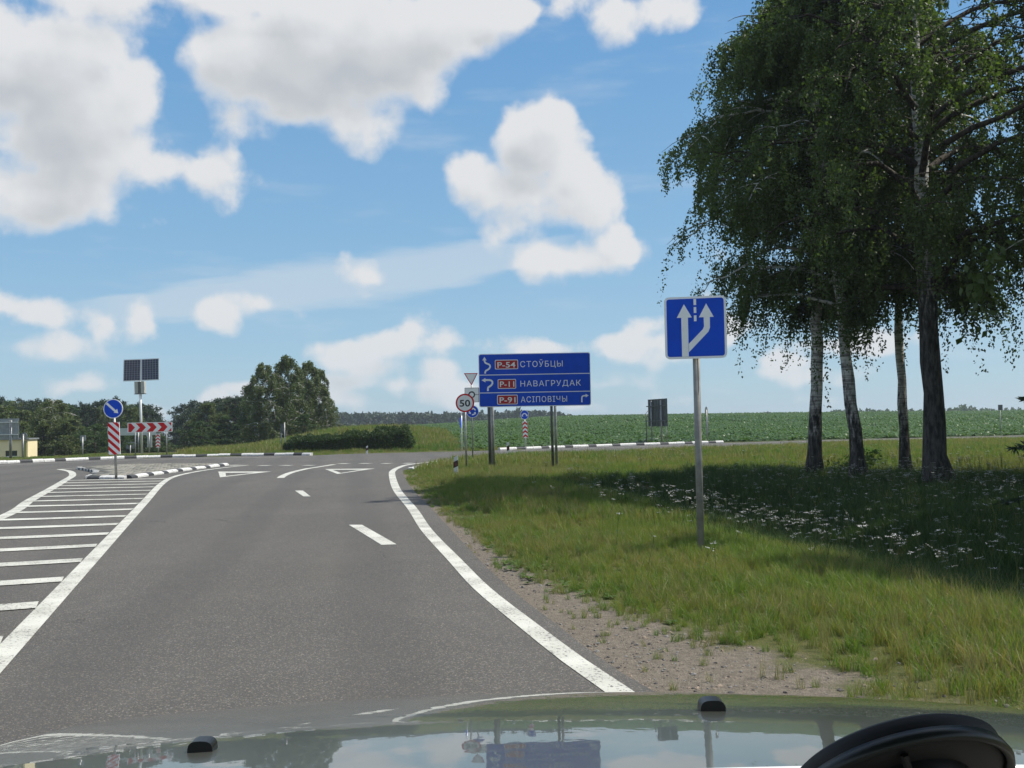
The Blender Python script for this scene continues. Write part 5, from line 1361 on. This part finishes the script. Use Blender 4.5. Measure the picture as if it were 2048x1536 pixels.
scatter('wildflowers', fl_src, to3(x, y), rng.uniform(.5, .95, len(x)), None, .14, 'small flat white flower heads scattered through the meadow', 'flowers')
# broad weeds and stones along the bare shoulder
wd = [weed('weed_a', 9, .07, .028, M['weed'], 40, .7), weed('weed_b', 7, .10, .03, M['weed'], 41, 1.0), weed('weed_c', 11, .05, .02, M['weed'], 42, .5)]
x, y = rnd(-1, 7, 3.4, 16, 30); keep = in_view(x, y) & off_road(x, y, .15); x, y = x[keep], y[keep]; keep = rng.random(len(x)) < .25 + .6 * vnoise(x, y, 1.1, 14); x, y = x[keep], y[keep]
scatter('verge_weeds', wd, to3(x, y), rng.uniform(.6, 1.3, len(x)), None, .1, 'low broad-leaved weeds along the bare shoulder', 'weeds')
ss = [stone_src('stone_a', 50, mat('stone_tan', (.30, .24, .18), .9, 0, .4, 3)), stone_src('stone_b', 51, mat('stone_grey', (.24, .23, .215), .9, 0, .4, 3)), stone_src('stone_c', 52, mat('stone_dark', (.09, .08, .075), .9))]
x, y = rnd(-1, 7, 3.3, 14, 900); keep = in_view(x, y) & off_road(x, y, -.0); x, y = x[keep], y[keep]; keep = rng.random(len(x)) < soil_at(x, y) * 1.0 * (.6 + .5 * vnoise(x, y, 1.6, 15)); x, y = x[keep], y[keep]
scatter('shoulder_gravel', ss, to3(x, y, .0), rng.gamma(1.8, .0030, len(x)).clip(.002, .022), None, .3, 'loose gravel on the bare strip beside the road', 'gravel')
# ------------------------------------------------------------------ the car this is seen from: bonnet, cowl and a suction mount
def paint_car():
    m = bpy.data.materials.new('silver_green_car_paint'); m.use_nodes = True; N = NT(m.node_tree); b = N.n['Principled BSDF']
    g = N.add('ShaderNodeTexCoord'); n = N.noise(g.outputs['Object'], 2.5, 4, .6)
    N.l.new(N.mix(N.smooth(n, .3, .7), (.058, .064, .050), (.078, .083, .066)), b.inputs['Base Color'])
    b.inputs['Metallic'].default_value = .0; b.inputs['Roughness'].default_value = .30; b.inputs['Specular IOR Level'].default_value = .3
    b.inputs['Coat Weight'].default_value = .95; b.inputs['Coat Roughness'].default_value = .016; b.inputs['Coat IOR'].default_value = 1.42
    bn = N.add('ShaderNodeBump'); bn.inputs['Strength'].default_value = .10; bn.inputs['Distance'].default_value = .002
    N.l.new(N.noise(g.outputs['Object'], 14, 2, .5), bn.inputs['Height']); N.l.new(bn.outputs[0], b.inputs['Coat Normal'])
    return m
M['carpaint'] = paint_car()
XC = .06
ty = [.9, 1.2, 1.35, 1.75, 2.1, 2.4, 2.6, 2.8, 2.95, 3.05, 3.12]
ts = [.08, .108, .122, .146, .185, .235, .29, .42, .75, 1.4, 3.0]
ys = np.arange(.95, 3.13, .02); sl_ = np.interp(ys, ty, ts); Dz = np.cumsum(sl_ * .02); Dz = Dz - np.interp(1.35, ys, Dz) + .464
def hood_z(X, Y):
    u = X - XC; d = np.interp(Y, ys, Dz) + .036 * u * u
    d = d + np.where(np.abs(u) > 1.0, ((np.abs(u) - 1.0) / .14) ** 2 * .06, 0)
    return CAM_H - d
def rear_y(X): return 1.335 + .11 * (X - .05)
car = empty('car', (XC, 2.2, 0), 0, label='silver-green car bonnet at the bottom edge, mirroring sky, trees and signs', cat='car')
us = np.linspace(-1.14, 1.14, 90); vs = np.linspace(0, 1, 80)
V = []
for v in vs:
    for u in us:
        X = XC + u; yr = rear_y(X); yf = 3.10 - .16 * (abs(u) / 1.14) ** 2.4; Y = yr + (yf - yr) * v
        z = float(hood_z(X, Y + (3.10 - yf) * v ** 3))
        V.append((X - XC, Y - 2.2, z))
n = len(us); Q = [(j * n + i, j * n + i + 1, (j + 1) * n + i + 1, (j + 1) * n + i) for j in range(len(vs) - 1) for i in range(n - 1)]
bon = link('bonnet', np_mesh('bonnet', V, Q, M['carpaint'], smooth=True), car)
# rear lip of the bonnet, its pale colour paints in the edge highlight
V2 = []; Q2 = []
for i, u in enumerate(np.linspace(-1.1, 1.1, 60)):
    X = XC + u; y0 = rear_y(X); z = float(hood_z(X, y0)); V2 += [(X - XC, y0 - 2.2 + .004, z + .0005), (X - XC, y0 - 2.2 - .004, z + .001), (X - XC, y0 - 2.2 - .0065, z - .0015), (X - XC, y0 - 2.2 - .007, z - .02)]
for i in range(59):
    for k in range(3): Q2.append((4 * i + k, 4 * i + k + 1, 4 * i + k + 5, 4 * i + k + 4))
link('rear_lip', np_mesh('rear_lip', V2, Q2, mat('edge_highlight', (.75, .76, .75), .3, .1), smooth=False), bon)
# skirt below the bonnet: wings and front end down to the bumper
mb = MB(); edge = [V[j * n] for j in range(len(vs))] + [V[(len(vs) - 1) * n + i] for i in range(1, n)] + [V[j * n + n - 1] for j in range(len(vs) - 2, -1, -1)]
for (x, y, z) in edge: mb.v += [(x, y, z - .0), (x * 1.01, y + (.02 if y > .7 else 0), .22)]
for i in range(len(edge) - 1): mb.f.append((2 * i, 2 * i + 2, 2 * i + 3, 2 * i + 1)); mb.m.append(0)
mb.build('wing', M['carpaint'], car, True)
# cowl with its slots, behind the bonnet
V3 = []; 
for i, u in enumerate(np.linspace(-1.1, 1.1, 40)):
    X = XC + u; y0 = rear_y(X) - .010; z = float(hood_z(X, y0)) - .012
    V3 += [(X - XC, y0 - 2.2, z), (X - XC, y0 - 2.2 - .06, z - .006), (X - XC, y0 - 2.2 - .14, z + .010), (X - XC, y0 - 2.2 - .26, z - .03)]
Q3 = [(4 * i + k, 4 * i + k + 1, 4 * i + k + 5, 4 * i + k + 4) for i in range(39) for k in range(3)]
link('cowl', np_mesh('cowl', V3, Q3, mat('olive_grey_cowl', (.085, .085, .07), .55, 0, .3, 6), smooth=True), car)
for px_, py_ in ((404, 1502), (1424, 1421)):
    d = ray(px_, py_); t = 1.0
    for _ in range(60):
        q = d * t; zz_ = CAM_H + q.z; hz_ = float(hood_z(q.x, q.y)); t += (zz_ - hz_) * 1.2
    q = d * t; z = float(hood_z(q.x, q.y)); w = 50 * q.y / F
    mb = MB(); prof = [(-w * .5, -.004), (w * .5, -.004)] + [(w * .5 * abs(math.cos(a_)) ** .6 * (1 if math.cos(a_) > 0 else -1), w * .46 * math.sin(a_) ** .7) for a_ in np.linspace(.25, math.pi - .25, 11)]
    mb.prism(prof, -w * .28, w * .42); nz = mb.build('washer_nozzle', M['plastic'], car); nz.location = (q.x - XC, q.y - 2.2, z)
    for sx in (-.13, .13): MB().tube([(sx * w, -w * .285, w * .24), (sx * w, -w * .30, w * .24)], w * .035, 8).build('jet', M['rubber'], nz)
# suction mount standing on the glass, seen from behind
c = D(1802, 1582, .46); o = empty('suction_mount', c, 0, label='black round suction mount in the lower right corner, out in front of the bonnet view', cat='phone mount')
ax = Vector((-.12, .70, .70)).normalized(); rot = ax.to_track_quat('Z', 'Y').to_matrix().to_4x4()
def lathe(name, prof, m, parent, n=64, mtx=rot):
    V = []; Q = []; k = len(prof)
    for i in range(n):
        a = 2 * math.pi * i / n
        for (r_, z) in prof: V.append(tuple(mtx @ Vector((r_ * math.cos(a), r_ * math.sin(a), z))))
    for i in range(n):
        for j in range(k - 1): Q.append((i * k + j, ((i + 1) % n) * k + j, ((i + 1) % n) * k + j + 1, i * k + j + 1))
    return link(name, np_mesh(name, V, Q, m, smooth=True), parent)
rad = .048
lathe('suction_cup', [(rad * .2, .0), (rad * .9, -.002), (rad, .001), (rad * 1.03, .005), (rad * 1.02, .010), (rad * .96, .012), (rad * .5, .011), (.001, .0105)], M['rubber'], o)
lathe('cup_rim', [(rad * .99, -.001), (rad * 1.05, -.003), (rad * 1.075, .0), (rad * 1.05, .004), (rad * 1.0, .004)], mat('glossy_rim', (.012, .016, .014), .35), o)
lathe('housing', [(.001, -.030), (rad * .42, -.030), (rad * .55, -.024), (rad * .66, -.004), (rad * .66, .001)], M['plastic'], o)
mb = MB()
for i in range(2):
    a = i * math.pi + 1.2; p0 = rot @ Vector((math.cos(a) * rad * .5, math.sin(a) * rad * .5, -.018)); p1 = rot @ Vector((math.cos(a) * rad * .92, math.sin(a) * rad * .92, -.003)); mb.tube([p0, p1], .0018, 6)
mb.build('rib', M['plastic'], o)
MB().tube([rot @ Vector((.006, -.004, -.028)), rot @ Vector((.012, -.02, -.06)), rot @ Vector((.02, -.07, -.12))], [.011, .009, .009], 12).build('arm', M['plastic'], o, True)
MB().tube([rot @ Vector((-.004, 0, -.030)), rot @ Vector((.030, -.012, -.036))], .0045, 10).build('lock_lever', M['plastic'], o, True)

# roof and windscreen pillars of the car, over and beside the camera
mb = MB()
for j, Yr in enumerate((-1.9, -.6, .2, .55)):
    for i in range(9):
        u = -1 + i / 4; mb.v.append((u * (.66 + .06 * (Yr < .2)), Yr - 2.2, 1.82 - .05 * u * u - (.035 if Yr > .5 else 0)))
for j in range(3):
    for i in range(8): mb.f.append((j * 9 + i, j * 9 + i + 1, (j + 1) * 9 + i + 1, (j + 1) * 9 + i)); mb.m.append(0)
ro_ = mb.build('roof', M['carpaint'], car, True); so = ro_.modifiers.new('thickness', 'SOLIDIFY'); so.thickness = .03
for sx in (-1, 1): MB().tube([(sx * .68, .55 - 2.2, 1.76), (sx * .86, 1.0 - 2.2, 1.32), (sx * 1.02, 1.45 - 2.2, .93)], [.03, .035, .045], 8).build('windscreen_pillar', M['carpaint'], car, True)
# thin air: far things fade a little toward the colour of the sky
hm = bpy.data.materials.new('air'); hm.use_nodes = True; N = NT(hm.node_tree); N.n.clear()
pv_ = N.add('ShaderNodeVolumePrincipled'); pv_.inputs['Color'].default_value = (.80, .90, 1.0, 1); pv_.inputs['Density'].default_value = .0004; pv_.inputs['Anisotropy'].default_value = .2
oo = N.add('ShaderNodeOutputMaterial'); N.l.new(pv_.outputs[0], oo.inputs['Volume'])
tag(MB().quadbox((0, 2800, -7.0), (8200, 6600, 46)).build('haze', hm), 'faint summer haze over the whole place', 'haze', kind='stuff')
